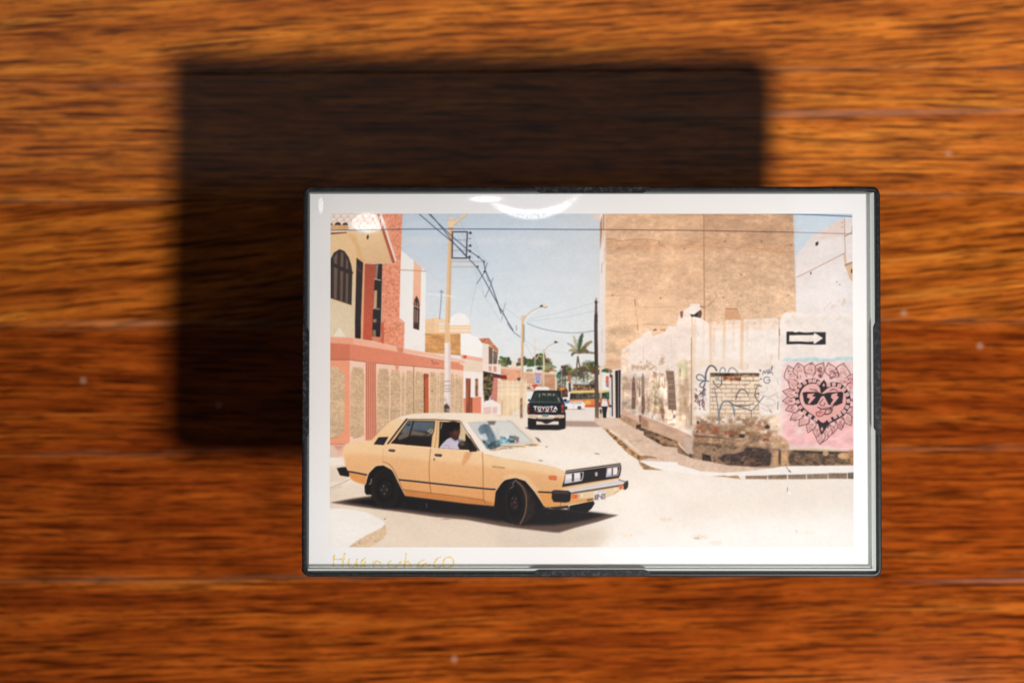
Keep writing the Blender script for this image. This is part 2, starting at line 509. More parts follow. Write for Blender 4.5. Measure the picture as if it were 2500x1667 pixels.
    # receding side of it
    fill('E: 1600 340 1690 300 1760 240 1840 190 1915 115 1985 88 2010 165 2110 130 2200 70 2245 15 2330 35 C: 20 1405 60 1395 150 1345 170 1440 180 1568 F: 180 1480 0 1420 E: 1870 1225 1830 1295 1600 1205',
         (243, 229, 219), tex=(('mottle', .04), ('fine', .03)))
    fill('E: 1600 345 1700 300 1690 1240 1600 1205', (238, 206, 172), a=.5, blur=3, tex=(('mottle', .4),), setid=False)
    fill('E: 1620 690 2352 760 2352 1380 1870 1215 1600 1200', (226, 190, 156), a=.38, blur=4, tex=(('mottle', .8), ('streak', .5)), setid=False)
    fill('F: 0 470 170 480 185 1400 0 1380', (214, 186, 152), a=.55, blur=2.5, tex=(('streak', .35), ('mottle', .4)), setid=False)
    for x0, y0, x1, y1, w, a in ((60, 850, 80, 1150, 60, .5), (40, 1050, 30, 1270, 26, .5), (130, 700, 140, 1000, 26, .3), (95, 760, 90, 900, 50, .3)):
        tl('F', [(x0, y0), (x1, y1)], w, (170, 132, 96), a, soft=2.5)
    fill('F: 0 500 40 480 30 700 0 720', (214, 222, 170), a=.7, blur=1.5, setid=False)
    fill('F: 60 520 110 490 120 700 60 720', (216, 222, 172), a=.6, blur=1.5, setid=False)
    line('F: 20 590 35 600 25 640', 8, (150, 150, 120), .6)
    for i in range(110):
        x = rnd(1620, 2340)
        lo = 1195 + (x - 1600) * .24
        y = rnd(520, lo - 40)
        tl('E', [(x, y), (x + rnd(-14, 14), y + rnd(10, 70))], rnd(6, 16), (196, 158, 122), rnd(.12, .4))
    fill('E: 1742 760 1763 690 1782 740 1792 960 1786 1135 1738 1130', (132, 98, 88), blur=.4)
    fill('E: 1752 900 1782 880 1778 960 1752 960', (176, 130, 110), a=.7)
    line('E: 1742 965 1790 972', 9, (210, 180, 160), .9)
    fill('E: 1868 720 1886 650 1906 720 1914 1150 1892 1215 1868 1190', (160, 136, 120), blur=.4)
    fill('E: 1868 960 1912 970 1912 1150 1890 1210 1868 1180', (112, 88, 78), a=.7, blur=1)
    fill('E: 1838 850 1850 850 1850 970 1838 970', (110, 90, 84), a=.9)
    fill('E: 2026 640 2068 645 2072 740 2024 740', (212, 172, 142), a=.9, tex=(('layer', .5),))
    fill('E: 2024 760 2078 770 2090 1040 2115 1135 2060 1165 2030 1150 2018 900', (206, 192, 150), a=.85, blur=.6, tex=(('rough', .4),))
    fill('E: 1945 600 1975 590 1990 700 1975 760 1945 740', (236, 200, 168), a=.5, blur=1.2)
    fill('E: 1950 960 1985 1010 1982 1170 1945 1180', (186, 146, 112), a=.75, blur=1.2, tex=(('rough', .4),))
    fill('E: 2110 960 2150 1060 2182 1190 2150 1290 2112 1160', (142, 106, 80), a=.85, blur=1.2, tex=(('rough', .5),))
    fill('E: 1960 1180 2060 1170 2090 1270 1980 1290', (246, 240, 236), a=.7, blur=2)
    line('E: 2140 790 2165 850', 12, (120, 100, 100), .7)
    # barred window
    fill('E: 2195 625 2292 632 2322 985 2326 1145 2228 1132 2216 800', (110, 88, 76))
    for k in range(1, 5):
        tl('E', [(2195 + k * 20, 640), (2228 + k * 20, 1130)], 9, (206, 180, 158), .7)
    for y in (690, 760, 800, 880, 900, 1000, 1060):
        tl('E', [(2205, y), (2320, y + 6)], 9, (200, 172, 150), .75)
    line('E: 2190 622 2296 630 2330 1148 2226 1135 2192 622', 9, (196, 160, 130), .9)
    ell('E', 2305, 1230, 18, 26, (128, 122, 130), a=.8)
    for i in range(20):
        tl('E', [(rnd(1640, 2340), rnd(330, 640)), (rnd(1640, 2340), rnd(330, 640))][:1] * 2, 10, (180, 150, 140), .3)
    line('E: 1890 320 1893 480', 7, (180, 160, 170), .5)
    line('E: 2255 190 2275 400', 7, (216, 190, 184), .6)
    # ragged top of the wall
    fill('E: 2015 85 2050 65 2080 85 2030 100', (140, 110, 88), a=.9)
    fill('E: 2100 75 2180 70 2190 95 2120 90', (176, 130, 96), a=.8)
    fill('E: 2015 100 2200 95 2110 135 2015 168', (240, 205, 168), a=.9)
    fill('C: 22 1405 68 1398 62 1470 48 1500 30 1470', (150, 106, 84))
    line('E: 1810 0 1822 90', 8, (140, 100, 80), .8)
    line('E: 1885 0 2200 20 2300 30', 7, (180, 130, 100), .6)
    fill('C: 285 1325 380 1345 360 1355 300 1350', (166, 120, 86), a=.9)
    fill('C: 160 1438 210 1448 300 1380 316 1420 300 1490 205 1470 180 1480', (52, 46, 52))
    fill('C: 270 1400 300 1380 314 1420 300 1488 255 1478', (104, 74, 60))
    line('C: 300 1380 265 1480', 5, (180, 150, 130), .7)
    # front face streaks and stains
    line('F: 184 -90 186 185', 9, (226, 176, 130), .8)
    line('F: 178 185 180 700 182 1340', 13, (176, 132, 96), .9)
    line('F: 176 1060 178 1340', 16, (148, 112, 80), .7)
    fill('F: 185 0 230 0 225 1300 190 1400', (232, 196, 158), a=.45, blur=1.6, setid=False)
    for x, y0, y1, w, a in ((430, 0, 520, 34, .55), (478, 120, 420, 22, .4), (612, 0, 450, 34, .4), (850, 0, 580, 40, .55), (920, 40, 300, 18, .25), (735, 40, 350, 16, .25), (340, 30, 420, 14, .2), (1090, 0, 160, 14, .2), (230, 0, 250, 16, .2)):
        tl('F', [(x, y0 - 60), (x + rnd(-6, 6), y0 + (y1 - y0) * .5), (x + rnd(-10, 10), y1)], w, (230, 188, 148), a, soft=2.4)
        tl('F', [(x, y0 - 60), (x, y0 + (y1 - y0) * .35)], w * .7, (222, 172, 126), a * .6, soft=2)
    fill('F: 400 -40 1330 -60 1330 60 900 70 400 80', (232, 192, 158), a=.35, blur=3, tex=(('mottle', .3),), setid=False)
    fill('F: 220 440 420 460 1300 520 1300 600 220 600', (236, 210, 184), a=.35, blur=4, setid=False)
    line('F: 1340 -40 1342 70 1348 130 1340 320 1338 470', 9, (178, 128, 94), .7)
    line('F: 1345 70 1345 150', 12, (130, 88, 60), .8)
    for i in range(14):
        x = rnd(380, 1330)
        tl('C', [(x, 1525 + rnd(0, 20)), (x + rnd(-8, 8), 1560 + rnd(0, 20))], 12, (224, 176, 140), .5)
    # bricked-up window
    fill('F: 420 648 1080 650 1088 1235 428 1225', (240, 222, 200), tex=(('mottle', .05),))
    nrow = 10
    for r in range(nrow):
        y = 695 + r * 54.5
        a = .95 if r < 3 else .75
        for k in range(9):
            x = 435 + k * 72
            if RNG.rand() < .88:
                tl('F', [(x + rnd(-6, 6), y + rnd(-4, 4)), (x + 40 * rnd(.7, 1.1), y + rnd(-4, 4)), (x + 72 * rnd(.8, 1.05), y + rnd(-4, 4))], rnd(7, 13), (126, 90, 58), a * rnd(.6, 1), sm=True)
        off = 0 if r % 2 else 60
        for k in range(6):
            x = 460 + off + k * 122 + rnd(-10, 10)
            if x < 1070:
                tl('F', [(x, y + 4), (x + rnd(-4, 4), y + 50)], 8, (160, 122, 86), rnd(.5, .85))
    fill('F: 428 650 1080 650 1080 688 900 680 700 696 430 690', (92, 66, 44), a=.92, blur=.4, tex=(('rough', .7),))
    fill('F: 600 700 730 705 700 740 600 742', (150, 84, 50), a=.9, blur=.5, tex=(('rough', .6),))
    fill('F: 700 715 840 700 835 752 690 755', (132, 74, 44), a=.85, blur=.5, tex=(('rough', .6),))
    fill('F: 490 705 560 705 550 745 490 745', (120, 160, 168), a=.6, blur=1)
    line('F: 425 650 428 1220', 10, (206, 168, 130), .8)
    # broken lower part with bare brick
    fill('F: 200 1200 1340 1190 1330 1500 1262 1568 I: 1260 110 700 60 200 30', (214, 184, 152), a=.8, blur=4, nz=('peel', -.35, .25))
    fill('F: 222 1330 400 1310 620 1320 900 1316 1150 1340 1235 1390 1262 1568 I: 1260 110 700 60 200 30', (188, 156, 126), blur=3.5, tex=(('rough', .14), ('mottle', .16), ('fine', .08)), setid=True)
    fill('F: 222 1230 1240 1230 1240 1400 222 1400', (170, 136, 104), a=.75, blur=3, nz=('peel', .0, .45))
    fill('F: 224 1300 420 1240 1085 1240 1240 1330 1262 1568 I: 700 60 200 30', (150, 114, 84), a=.7, blur=2, nz=('peel', -.15, .35))
    for r in range(6):
        y = 1305 + r * 45
        x = 232 + (40 if r % 2 else 0) - r * 2
        while x < 1240:
            w_ = rnd(74, 96)
            k = RNG.rand()
            low = r / 5.0
            if k < .18 + .62 * low:
                c = [(176, 92, 62), (150, 98, 70), (132, 92, 68), (164, 112, 82), (118, 80, 60), (190, 150, 118)][int(RNG.rand() * 6)]
                yy_ = y + (x - 232) * .055
                tf('F', [(x + 3, yy_ + rnd(0, 6)), (x + w_ - 5, yy_ + rnd(-2, 6)), (x + w_ - 4, yy_ + 36 + rnd(-4, 4)), (x + 2, yy_ + 37 + rnd(-5, 3))], c, a=rnd(.5, .92), blur=.45, tex=(('rough', .18), ('fine', .15)), setid=False)
                tl('F', [(x - 2, yy_ + 42), (x + w_, yy_ + 42 + rnd(-3, 3))], rnd(6, 10), (92, 64, 46), rnd(.3, .75))
                tl('F', [(x - 1, yy_), (x - 1, yy_ + 40)], 6, (104, 74, 54), rnd(.2, .6))
            x += w_
    for x, y, w_, h_, c in ((250, 1352, 72, 42, (196, 96, 62)), (462, 1372, 72, 40, (184, 96, 64)), (1130, 1510, 90, 42, (180, 88, 58)), (1030, 1322, 78, 36, (188, 116, 84)), (1090, 1405, 100, 46, (238, 206, 178)), (836, 1420, 60, 38, (238, 206, 178)), (245, 1420, 60, 34, (228, 190, 160))):
        tf('F', [(x, y), (x + w_, y + rnd(-4, 6)), (x + w_ - 4, y + h_), (x + 3, y + h_ - 3)], c, a=.85, blur=.7, tex=(('rough', .25),), setid=False)
    for x, y, rx, ry in ((268, 1308, 18, 22), (1192, 1362, 36, 28), (850, 1485, 40, 24), (1312, 1352, 11, 11), (1312, 1490, 15, 17), (258, 1430, 12, 16)):
        ell('F', x, y, rx, ry, (50, 38, 38), a=.88, blur=.8)
    line('F: 222 1484 420 1494 560 1510 720 1535 900 1560', 13, (84, 60, 48), .75)
    line('F: 1085 1240 1150 1290 1230 1310', 8, (176, 140, 110), .5)
    fill('F: 1180 1240 1400 1200 1400 1568 1260 1568 1230 1380', (228, 202, 174), a=.6, blur=3, tex=(('mottle', .25),), setid=False)
    fill('I: 1230 0 1400 0 1480 80 1480 175 1270 115', (204, 168, 130), blur=1.4, tex=(('rough', .14),))
    # peeling and dirt over the whole wall
    fill('F: 190 560 1340 560 1340 1300 190 1300', (226, 200, 176), a=.35, blur=4, nz=('peel', .15, .75))
    fill('E: 1620 480 2352 380 2352 1390 1870 1215 1620 1190', (196, 160, 128), a=.75, blur=3, nz=('peel', .22, .6))
    fill('E: 1620 700 2352 700 2352 1390 1870 1215 1620 1190', (150, 116, 90), a=.6, blur=3, nz=('drip', .3, .6))
    fill('F: 0 600 180 600 185 1420 0 1400', (168, 132, 102), a=.6, blur=2, nz=('drip', .05, .5))
    fill('F: 190 -60 1340 -60 1340 560 190 560', (226, 186, 150), a=.55, blur=3, nz=('drip', .42, .85))
    fill('F: 1380 -60 2345 -60 2345 430 1380 430', (232, 214, 204), a=.5, blur=3, nz=('peel', .35, .9))
    fill('C: 1380 1420 2345 1420 2345 1568 1380 1568', (228, 208, 194), a=.6, blur=2, nz=('peel', .1, .8))
    # graffiti strokes
    G1 = (88, 92, 108)
    for s, w, c, a in (('F: 368 745 372 650 410 570 450 555 490 580 512 618', 22, G1, .9), ('F: 555 640 568 595 600 578 622 600 628 632', 18, (150, 156, 170), .9),
                       ('F: 668 640 690 590 730 585 765 610 795 645', 18, (150, 150, 160), .85), ('F: 370 745 330 690 275 672 246 700 268 745 350 752 408 762', 14, (96, 100, 116), .9),
                       ('F: 362 755 310 780 290 820 318 845 352 820 362 770', 14, (90, 94, 112), .9), ('F: 470 755 500 820 545 835 575 800 578 700', 13, (96, 98, 112), .9),
                       ('F: 478 840 500 930 530 1100 548 1280 546 1330', 14, (120, 132, 150), .8), ('F: 562 1120 590 1050 640 1022 700 1045 735 1110 752 1210', 20, (112, 128, 148), .85),
                       ('F: 545 1250 550 1170 562 1110', 20, (110, 128, 150), .85), ('F: 700 1045 760 1080 880 1115 972 1150', 16, (100, 104, 116), .85), ('F: 972 1150 1040 1090 1085 1030 1140 960', 14, (120, 122, 132), .8),
                       ('F: 975 1150 975 1240', 14, (120, 116, 116), .8), ('F: 768 1000 790 920 830 872 870 870 910 900 935 945', 14, (84, 84, 96), .85),
                       ('F: 1110 820 1050 830 1028 900 1030 970 1078 1030', 14, (96, 90, 96), .85), ('F: 1040 930 1070 915 1072 940', 12, (80, 74, 80), .8),
                       ('F: 745 1080 880 1085 1000 1060', 13, (90, 94, 110), .8),
                       ('F: 1125 668 1140 620 1158 655 1178 612 1196 655 1210 600 1222 650 1255 555', 11, (110, 112, 130), .85), ('F: 1190 660 1250 640 1256 672', 10, (110, 112, 130), .8), ('F: 1250 560 1240 600', 18, (110, 112, 130), .8),
                       ('F: 1215 712 1170 700 1138 735 1160 778 1205 778 1222 740 1190 742', 11, (100, 96, 108), .85), ('F: 1088 610 1096 620', 16, (50, 44, 50), .9), ('F: 1090 730 1108 728', 12, (60, 54, 60), .9),
                       ('F: 1088 1048 1180 1080 1290 1060 1260 1000 1180 990', 9, (180, 172, 172), .7), ('F: 1110 1110 1180 1150 1240 1130', 9, (176, 168, 170), .6), ('F: 1180 1080 1240 1170 1250 1260', 10, (190, 182, 182), .6),
                       ('F: 1100 940 1200 960 1300 930 1320 900', 9, (196, 170, 160), .7), ('F: 1328 1030 1325 1130', 14, (140, 130, 128), .7), ('F: 1225 1150 1240 1165', 14, (130, 124, 126), .7),
                       ('F: 915 600 925 560 935 530', 8, (190, 180, 184), .6)):
        line(s, w, c, a, sm=True)
    for i in range(26):
        x, y = rnd(215, 330), rnd(880, 1100)
        tl('F', [(x, y), (x + rnd(-30, 60), y + rnd(-50, 70)), (x + rnd(-30, 40), y + rnd(-30, 80))], rnd(6, 11), (86, 50, 56), rnd(.35, .8), sm=True)
    for i in range(16):
        x, y = rnd(320, 375), rnd(790, 1000)
        tl('F', [(x, y), (x + rnd(-12, 16), y + rnd(20, 70))], 9, (92, 76, 96), rnd(.3, .7))
    for i in range(18):
        x, y = rnd(1100, 1330), rnd(850, 990)
        tl('F', [(x, y), (x + rnd(-30, 40), y + rnd(-30, 30))], 8, (150, 120, 122), rnd(.15, .5))
    line('F: 335 1090 360 1140 372 1150', 8, (110, 84, 80), .7)
    ell('F', 290, 1128, 8, 9, (60, 46, 46))
    line('F: 1330 720 1320 770 1345 800', 12, (150, 200, 210), .5)
    # plinth, ledge, pavement shade
    region('pavement')
    fill('E: 1235 1290 1258 1248 1560 1252 2352 1500 I: 0 100 190 300 1000 418 1330 420 600 492 0 400 H: 1850 340 1450 0', (223, 196, 174), tex=(('fine', .04),), setid=True)
    region('wall_plinth')
    fill('I: 190 60 640 70 1200 140 1400 185 1700 180 2345 170 2345 388 1400 402 1250 428 1000 416 640 392 340 332 190 300', (172, 140, 112), tex=(('rough', .13), ('mottle', .14), ('fine', .08)))
    fill('I: 190 30 640 45 1260 108 1480 155 1490 190 1200 152 700 108 190 78', (198, 162, 126), a=.9, blur=1.2, tex=(('rough', .2), ('mottle', .15)))
    fill('I: 190 20 1260 95 1480 150 1490 195 1200 160 190 90', (140, 108, 82), a=.55, blur=1.2, nz=('peel', .1, .5))
    fill('I: 530 290 620 245 780 235 880 200 900 150 1060 160 1200 172 1245 250 1220 400 1000 408 640 380', (76, 58, 52), a=.92, blur=1.0, tex=(('rough', .45), ('fine', .3)))
    fill('I: 780 330 900 270 1150 300 1100 380 850 370', (116, 88, 66), a=.6, blur=1.5, tex=(('rough', 1.0),))
    fill('I: 318 235 430 262 452 342 330 325', (60, 46, 42), a=.95, blur=.5, tex=(('rough', .5),))
    fill('I: 230 85 600 125 840 150 760 175 480 140 230 110', (112, 82, 56), a=.5, blur=1, tex=(('rough', .8),))
    fill('I: 1520 190 1930 205 2300 215 2310 372 1500 388 1450 300', (106, 83, 62), a=.85, blur=1.0, tex=(('rough', .45), ('fine', .3)))
    fill('I: 1530 190 1920 200 2290 205 2290 228 1900 232 1540 212', (58, 46, 40), a=.8, blur=.6, tex=(('rough', .6),))
    fill('I: 200 90 1240 170 1240 420 200 320', (96, 72, 56), a=.75, blur=1.5, nz=('peel', .15, .5))
    fill('I: 1480 195 2320 210 2320 380 1480 392', (70, 56, 48), a=.8, blur=1.2, nz=('peel', -.05, .4))
    fill('I: 520 180 1240 180 1230 405 540 380', (158, 124, 98), a=.7, blur=1.5, nz=('peel', .3, .7))
    for i in range(26):
        x, y = rnd(1480, 2280), rnd(230, 360)
        tl('I', [(x, y), (x + rnd(40, 110), y + rnd(20, 60))], rnd(8, 18), (178, 138, 92), rnd(.2, .55))
    for x, y, rx, ry in ((1300, 285, 38, 90), (1422, 280, 46, 88), (2205, 262, 84, 46), (1962, 228, 38, 36), (1395, 368, 26, 26)):
        ell('I', x, y, rx, ry, (208, 166, 120), blur=.8, tex=(('rough', .12),))
    ell('I', 1352, 280, 16, 100, (76, 58, 48), a=.9, blur=.6)
    fill('I: 1500 150 2345 150 2345 195 1900 200 1520 182', (218, 196, 160), a=.8, blur=1.2)
    fill('I: 2240 190 2345 150 2345 385 2300 385', (184, 138, 96), a=.7, blur=1, tex=(('rough', .2),))
    # left base of side wall
    fill('E: 1556 1212 1600 1198 1835 1292 1868 1330 1866 1390 1800 1402 1560 1258', (192, 156, 128), tex=(('rough', .15),))
    fill('E: 1600 1160 1820 1230 1836 1295 1600 1205', (222, 176, 152), a=.8, blur=1)
    fill('E: 1798 1345 1866 1332 1866 1388 1800 1398', (84, 66, 56))
    fill('E: 1830 1215 1872 1215 1868 1330 1836 1290', (150, 112, 94))
    fill('E: 1870 1215 2352 1398 F: 190 1490 I: 190 300 150 245 E: 2352 1568 2200 1510 1866 1372', (206, 172, 148), tex=(('mottle', .12),))
    fill('E: 1870 1240 1960 1290 1960 1390 1870 1360', (168, 128, 98), a=.8, blur=1.5)
    fill('I: 60 20 200 30 190 250 150 240 100 170', (212, 190, 176), a=.7, blur=1.5)
    fill('E: 1820 1395 1880 1380 2352 1560 I: 0 130 190 290 60 245 0 235 E: 2352 1640 H: 2150 140 1900 0', (104, 80, 58), a=.9, blur=.8, tex=(('rough', .6),))
    fill('H: 2000 0 2100 10 2352 110 2352 160 2150 90', (186, 146, 108), a=.9, blur=.8, tex=(('rough', .2),))
    fill('I: 0 100 70 230 30 235 0 215', (164, 126, 92), a=.8, blur=.8)
    fill('I: 150 235 190 250 190 300 148 285', (66, 54, 46), a=.8, blur=.6)

    region('pavement')
    fill('E: 1235 1290 1258 1248 1560 1252 1800 1402 1900 1430 H: 1900 0 2150 140 2352 215 I: 0 240 190 302 340 334 640 394 1000 418 1250 428 1330 420 900 472 600 492 300 472 0 385 H: 2352 355 1910 312 1850 275 1700 160 1560 20 1490 0 E: 1400 1395 1330 1360',
         (223, 196, 174), tex=(('rough', .05), ('fine', .04)))
    fill('E: 1260 1255 1540 1255 1600 1330 1420 1370 1300 1330', (230, 206, 184), a=.7, blur=1.5, setid=False)
    fill('E: 1390 1400 1480 1420 1700 1568 H: 1850 225 1700 130 1600 20 1490 0', (243, 230, 214), a=.9, blur=1.2)
    fill('E: 1370 1385 1410 1395 1620 1568 H: 1560 20 1700 160 1850 270 1920 290 2060 300 1960 300 1840 335 1700 245 1560 115 1450 0', (168, 132, 90), blur=.6, tex=(('rough', .5),))
    fill('H: 1830 335 1880 350 1960 400 2060 435 2160 458 1900 450 1850 385', (166, 132, 94), blur=.8, tex=(('rough', .4),))
    line('H: 1860 285 1920 275 2000 285 2070 302', 12, (120, 90, 64), .8)
    fill('H: 1835 335 2352 352 I: 0 385 300 472 600 492 900 472 1250 430 1400 403 2345 388 2345 482 1450 512 900 528 450 538 200 512 0 485 H: 2352 480 2160 458 1960 400', (246, 240, 234), blur=.6)
    line('H: 1700 75 1880 70 1960 85', 6, (170, 136, 112), .7)
    for s, c in (('I: 450 536 640 524 640 548', (196, 160, 122)), ('I: 645 532 800 526 835 578 645 548', (182, 146, 110)), ('I: 900 530 1190 524 1185 572 900 575', (162, 134, 108)), ('I: 1196 520 1450 512 1450 570 1202 572', (150, 126, 104)),
                 ('I: 1462 512 1704 506 1704 570 1468 570', (148, 126, 106)), ('I: 1712 504 1990 494 1990 565 1716 568', (152, 132, 112)), ('I: 1996 488 2245 488 2245 562 2000 562', (140, 118, 98)), ('I: 2256 484 2345 478 2345 562 2256 562', (124, 108, 94))):
        fill(s, c, tex=(('rough', .14),))
    line('I: 640 560 1200 580 2345 570', 8, (236, 210, 180), .6)
    line('I: 1440 408 1462 440', 9, (110, 90, 84), .8)
    line('I: 1474 455 1496 476', 13, (56, 50, 56), .9)
    line('I: 1456 682 1454 735', 9, (110, 106, 106), .8)
    line('I: 1468 735 1490 768', 16, (252, 252, 252), .9)
    line('I: 1578 1245 1578 1270', 8, (160, 160, 164), .8)
    line('I: 225 1358 285 1360', 9, (160, 120, 84), .8)

    # ---- mural
    region('heart_mural')
    fill('F: 1375 560 1450 500 1560 490 2345 480 2345 1568 I: 2345 170 2230 192 1900 150 1560 165 1490 150 1480 80 1400 0 F: 1400 1568 1360 1300', (242, 216, 212), blur=1.5, tex=(('mottle', .05),))
    fill('F: 1400 1250 1700 1400 2345 1200 2345 1568 I: 2345 150 2200 180 1850 130 1500 130 1440 40 F: 1400 1568', (242, 184, 184), a=.7, blur=4, tex=(('mottle', .12),), setid=False)
    fill('F: 1480 760 1620 560 2250 560 2345 800 2345 1300 2000 1560 1800 1560 1420 1250', (240, 190, 182), a=.5, blur=5, tex=(('mottle', .1),), setid=False)
    ell('F', 2130, 1190, 120, 90, (240, 148, 138), a=.5, blur=6, setid=False)
    ell('F', 1610, 1420, 50, 40, (250, 240, 236), a=.8, blur=3, setid=False)
    fill('I: 1820 140 2000 145 2200 190 1900 175', (240, 228, 216), a=.7, blur=1.5, setid=False)
    fill('F: 1380 470 1440 455 1560 462 1750 440 2000 462 2150 435 2330 430 2330 468 2100 478 1900 492 1600 486 1450 496', (150, 206, 218), a=.65, blur=1.6, tex=(('rough', .12),), setid=False)
    MA, BK, PK = (98, 50, 56), (50, 42, 46), (240, 190, 182)

    def petal(b0, b1, tip, bulge=.35, n=4):
        b0, b1, tip = (np.array(v, float) for v in (b0, b1, tip))
        ax = tip - (b0 + b1) / 2
        nn = np.array([-ax[1], ax[0]])
        nn /= np.hypot(*nn)
        L = np.hypot(*ax)
        side = 1 if (b0 - b1) @ nn > 0 else -1
        m0 = b0 + ax * .45 + nn * side * L * bulge * .5
        m1 = b1 + ax * .45 - nn * side * L * bulge * .25
        o = spline([b0, m0, tip], 8)
        q = spline([b1, m1, tip], 8)
        tf('F', [tuple(v) for v in o] + [tuple(v) for v in q[::-1]], (244, 206, 196), a=.55, setid=False)
        tl('F', [tuple(v) for v in o], 8, MA, .95)
        tl('F', [tuple(v) for v in q], 8, MA, .95)
        for i in range(n):
            s = .25 + .5 * i / max(n - 1, 1)
            a, c = o[int(s * (len(o) - 1))], q[int(s * (len(q) - 1))]
            mm = (a + c) / 2 + ax * .1
            tl('F', [tuple(a * .72 + c * .28), tuple(mm), tuple(a * .28 + c * .72)], 6, (150, 82, 86), .8, sm=True)
        c = b1 + ax * .06
        ell('F', c[0], c[1], 13, 13, MA, a=.8, setid=False)
        ell('F', c[0], c[1], 6, 6, PK, a=.9, setid=False)

    ring = [(2262, 860), (2300, 960), (2300, 1060), (2270, 1140), (2215, 1215), (2130, 1270), (2050, 1320), (1985, 1385), (1935, 1450),
            (1885, 1440), (1850, 1350), (1780, 1285), (1700, 1230), (1630, 1165), (1580, 1085), (1552, 1000), (1550, 910), (1580, 830)]
    for i, (x, y) in enumerate(ring):          # pointed feathers round the heart, largest at the sides
        an = math.atan2(y - 1000, x - 1920)
        an += .22 * (1 if x > 1920 else -1) * (1 if y > 900 else -.6)
        c, q_ = math.cos(an), math.sin(an)
        Lp, wp = (150 if x < 1850 else 130) * rnd(.92, 1.08), 68
        loc_ = lambda u, v: (x + c * u - q_ * v, y + q_ * u + c * v)
        up = [loc_(-6, -wp * .7), loc_(Lp * .35, -wp), loc_(Lp * .75, -wp * .45), loc_(Lp * 1.08, wp * .25)]
        dn = [loc_(-6, wp * .7), loc_(Lp * .35, wp * .85), loc_(Lp * .75, wp * .6), loc_(Lp * 1.08, wp * .25)]
        o = [tuple(v) for v in spline(np.array(up), 6)]
        d_ = [tuple(v) for v in spline(np.array(dn), 6)]
        tf('F', o + d_[::-1], (243, 206, 198), a=.85, setid=False)
        tl('F', o, 8, MA, .95)
        tl('F', d_, 8, MA, .95)
        for k in range(5):
            u = Lp * (.16 + .15 * k)
            hwv = wp * (.55 - .07 * k)
            tl('F', [loc_(u, -hwv), loc_(u + 16, 4), loc_(u, hwv)], 6, (168, 92, 94), .75, sm=True)
        a_ = loc_(8, wp * .55)
        ell('F', a_[0], a_[1], 15, 15, MA, a=.85, setid=False)
        ell('F', a_[0], a_[1], 8, 8, PK, a=.95, setid=False)
    for b0, b1, tip in (((1478, 770), (1590, 720), (1462, 548)), ((1572, 680), (1692, 650), (1590, 514)), ((1688, 640), (1812, 660), (1780, 505)), ((1822, 640), (1885, 700), (1936, 508)),
                        ((2022, 690), (2135, 690), (1996, 508)), ((2142, 660), (2275, 740), (2198, 514)), ((2262, 740), (2345, 800), (2345, 655)),):
        petal(b0, b1, tip)
    for i in range(46):                       # scales on two top petals
        if i % 2:
            x, y = rnd(1850, 1915), rnd(560, 700)
        else:
            x, y = rnd(2015, 2110), rnd(560, 720)
        tl('F', [(x - 12, y), (x, y + 12), (x + 12, y)], 6, MA, .75, sm=True)
    for i in range(160):                      # hatching round the heart
        an = rnd(0, 2 * math.pi)
        hx, hy = 1920 + math.cos(an) * 400, 1010 + math.sin(an) * 330
        k = rnd(0.98, 1.22)
        x, y = 1920 + (hx - 1920) * k, 1010 + (hy - 1010) * k
        if x < 2330 and not (1850 < x < 2030 and y < 760):
            tl('F', [(x, y), (x + math.cos(an) * rnd(14, 34), y + math.sin(an) * rnd(14, 34))], 6, (124, 62, 68), rnd(.35, .85))
    for x, y in ((1470, 620), (1495, 662), (1602, 566), (1765, 530)):
        ell('F', x, y, 9, 9, BK, setid=False)
    for i in range(7):
        tl('F', [(2150 + i * 14, 740 + i * 2), (2170 + i * 18, 800 - i * 4)], 6, (176, 84, 82), .6)
        tl('F', [(2250 + i * 10, 800 - i * 12), (2340, 790 - i * 20)], 6, (176, 84, 82), .6)
    ell('F', 2310, 890, 35, 30, (236, 232, 236), a=.7, blur=2, setid=False)
    outer = 'F: 1940 732 1975 790 2060 764 2150 778 2230 838 2282 920 2296 1010 2272 1120 2200 1212 2100 1272 2015 1312 1955 1390 1912 1464 1893 1440 1862 1325 1800 1275 1700 1213 1610 1132 1566 1050 1548 960 1562 870 1618 790 1700 734 1800 716 1870 738 1905 775'
    inner = 'F: 1905 912 1985 850 2060 824 2140 840 2200 890 2232 970 2226 1062 2180 1142 2100 1202 2000 1252 1922 1305 1820 1222 1720 1152 1650 1082 1618 1000 1620 930 1655 852 1720 800 1800 784 1850 800 1885 845'
    fill(outer, BK)
    po, pi = spline(pt(outer), 4, True), spline(pt(inner), 4, True)
    fill(inner, (240, 190, 184), grad=((240, 180, 172), 'F: 1700 850 2100 1200'), sm=True)
    # squares along the band
    mid = [(1870, 778), (1812, 750), (1755, 752), (1682, 776), (1620, 818), (1585, 878), (1573, 942), (1590, 1030), (1625, 1100), (1680, 1166), (1752, 1215), (1830, 1262),
           (2015, 1268), (2088, 1226), (2150, 1196), (2205, 1155), (2246, 1095), (2264, 1015), (2248, 930), (2205, 860), (2142, 812), (2070, 795), (2000, 806)]
    for i, (x, y) in enumerate(mid):
        j = mid[(i + 1) % len(mid)] if i not in (11, 22) else mid[i - 1]
        an = math.atan2(j[1] - y, j[0] - x)
        c, s = math.cos(an), math.sin(an)
        w, h = 26, 24
        tf('F', [(x + c * u - s * v, y + s * u + c * v) for u, v in ((-w, -h), (w, -h), (w, h), (-w, h))], (242, 196, 190), setid=True)
        ell('F', x, y, 6, 6, (150, 60, 60), setid=False)
    fill('F: 1935 775 1952 808 1936 835 1918 806', (240, 190, 184))
    fill('F: 1912 1352 1932 1390 1912 1425 1894 1390', (240, 176, 172))
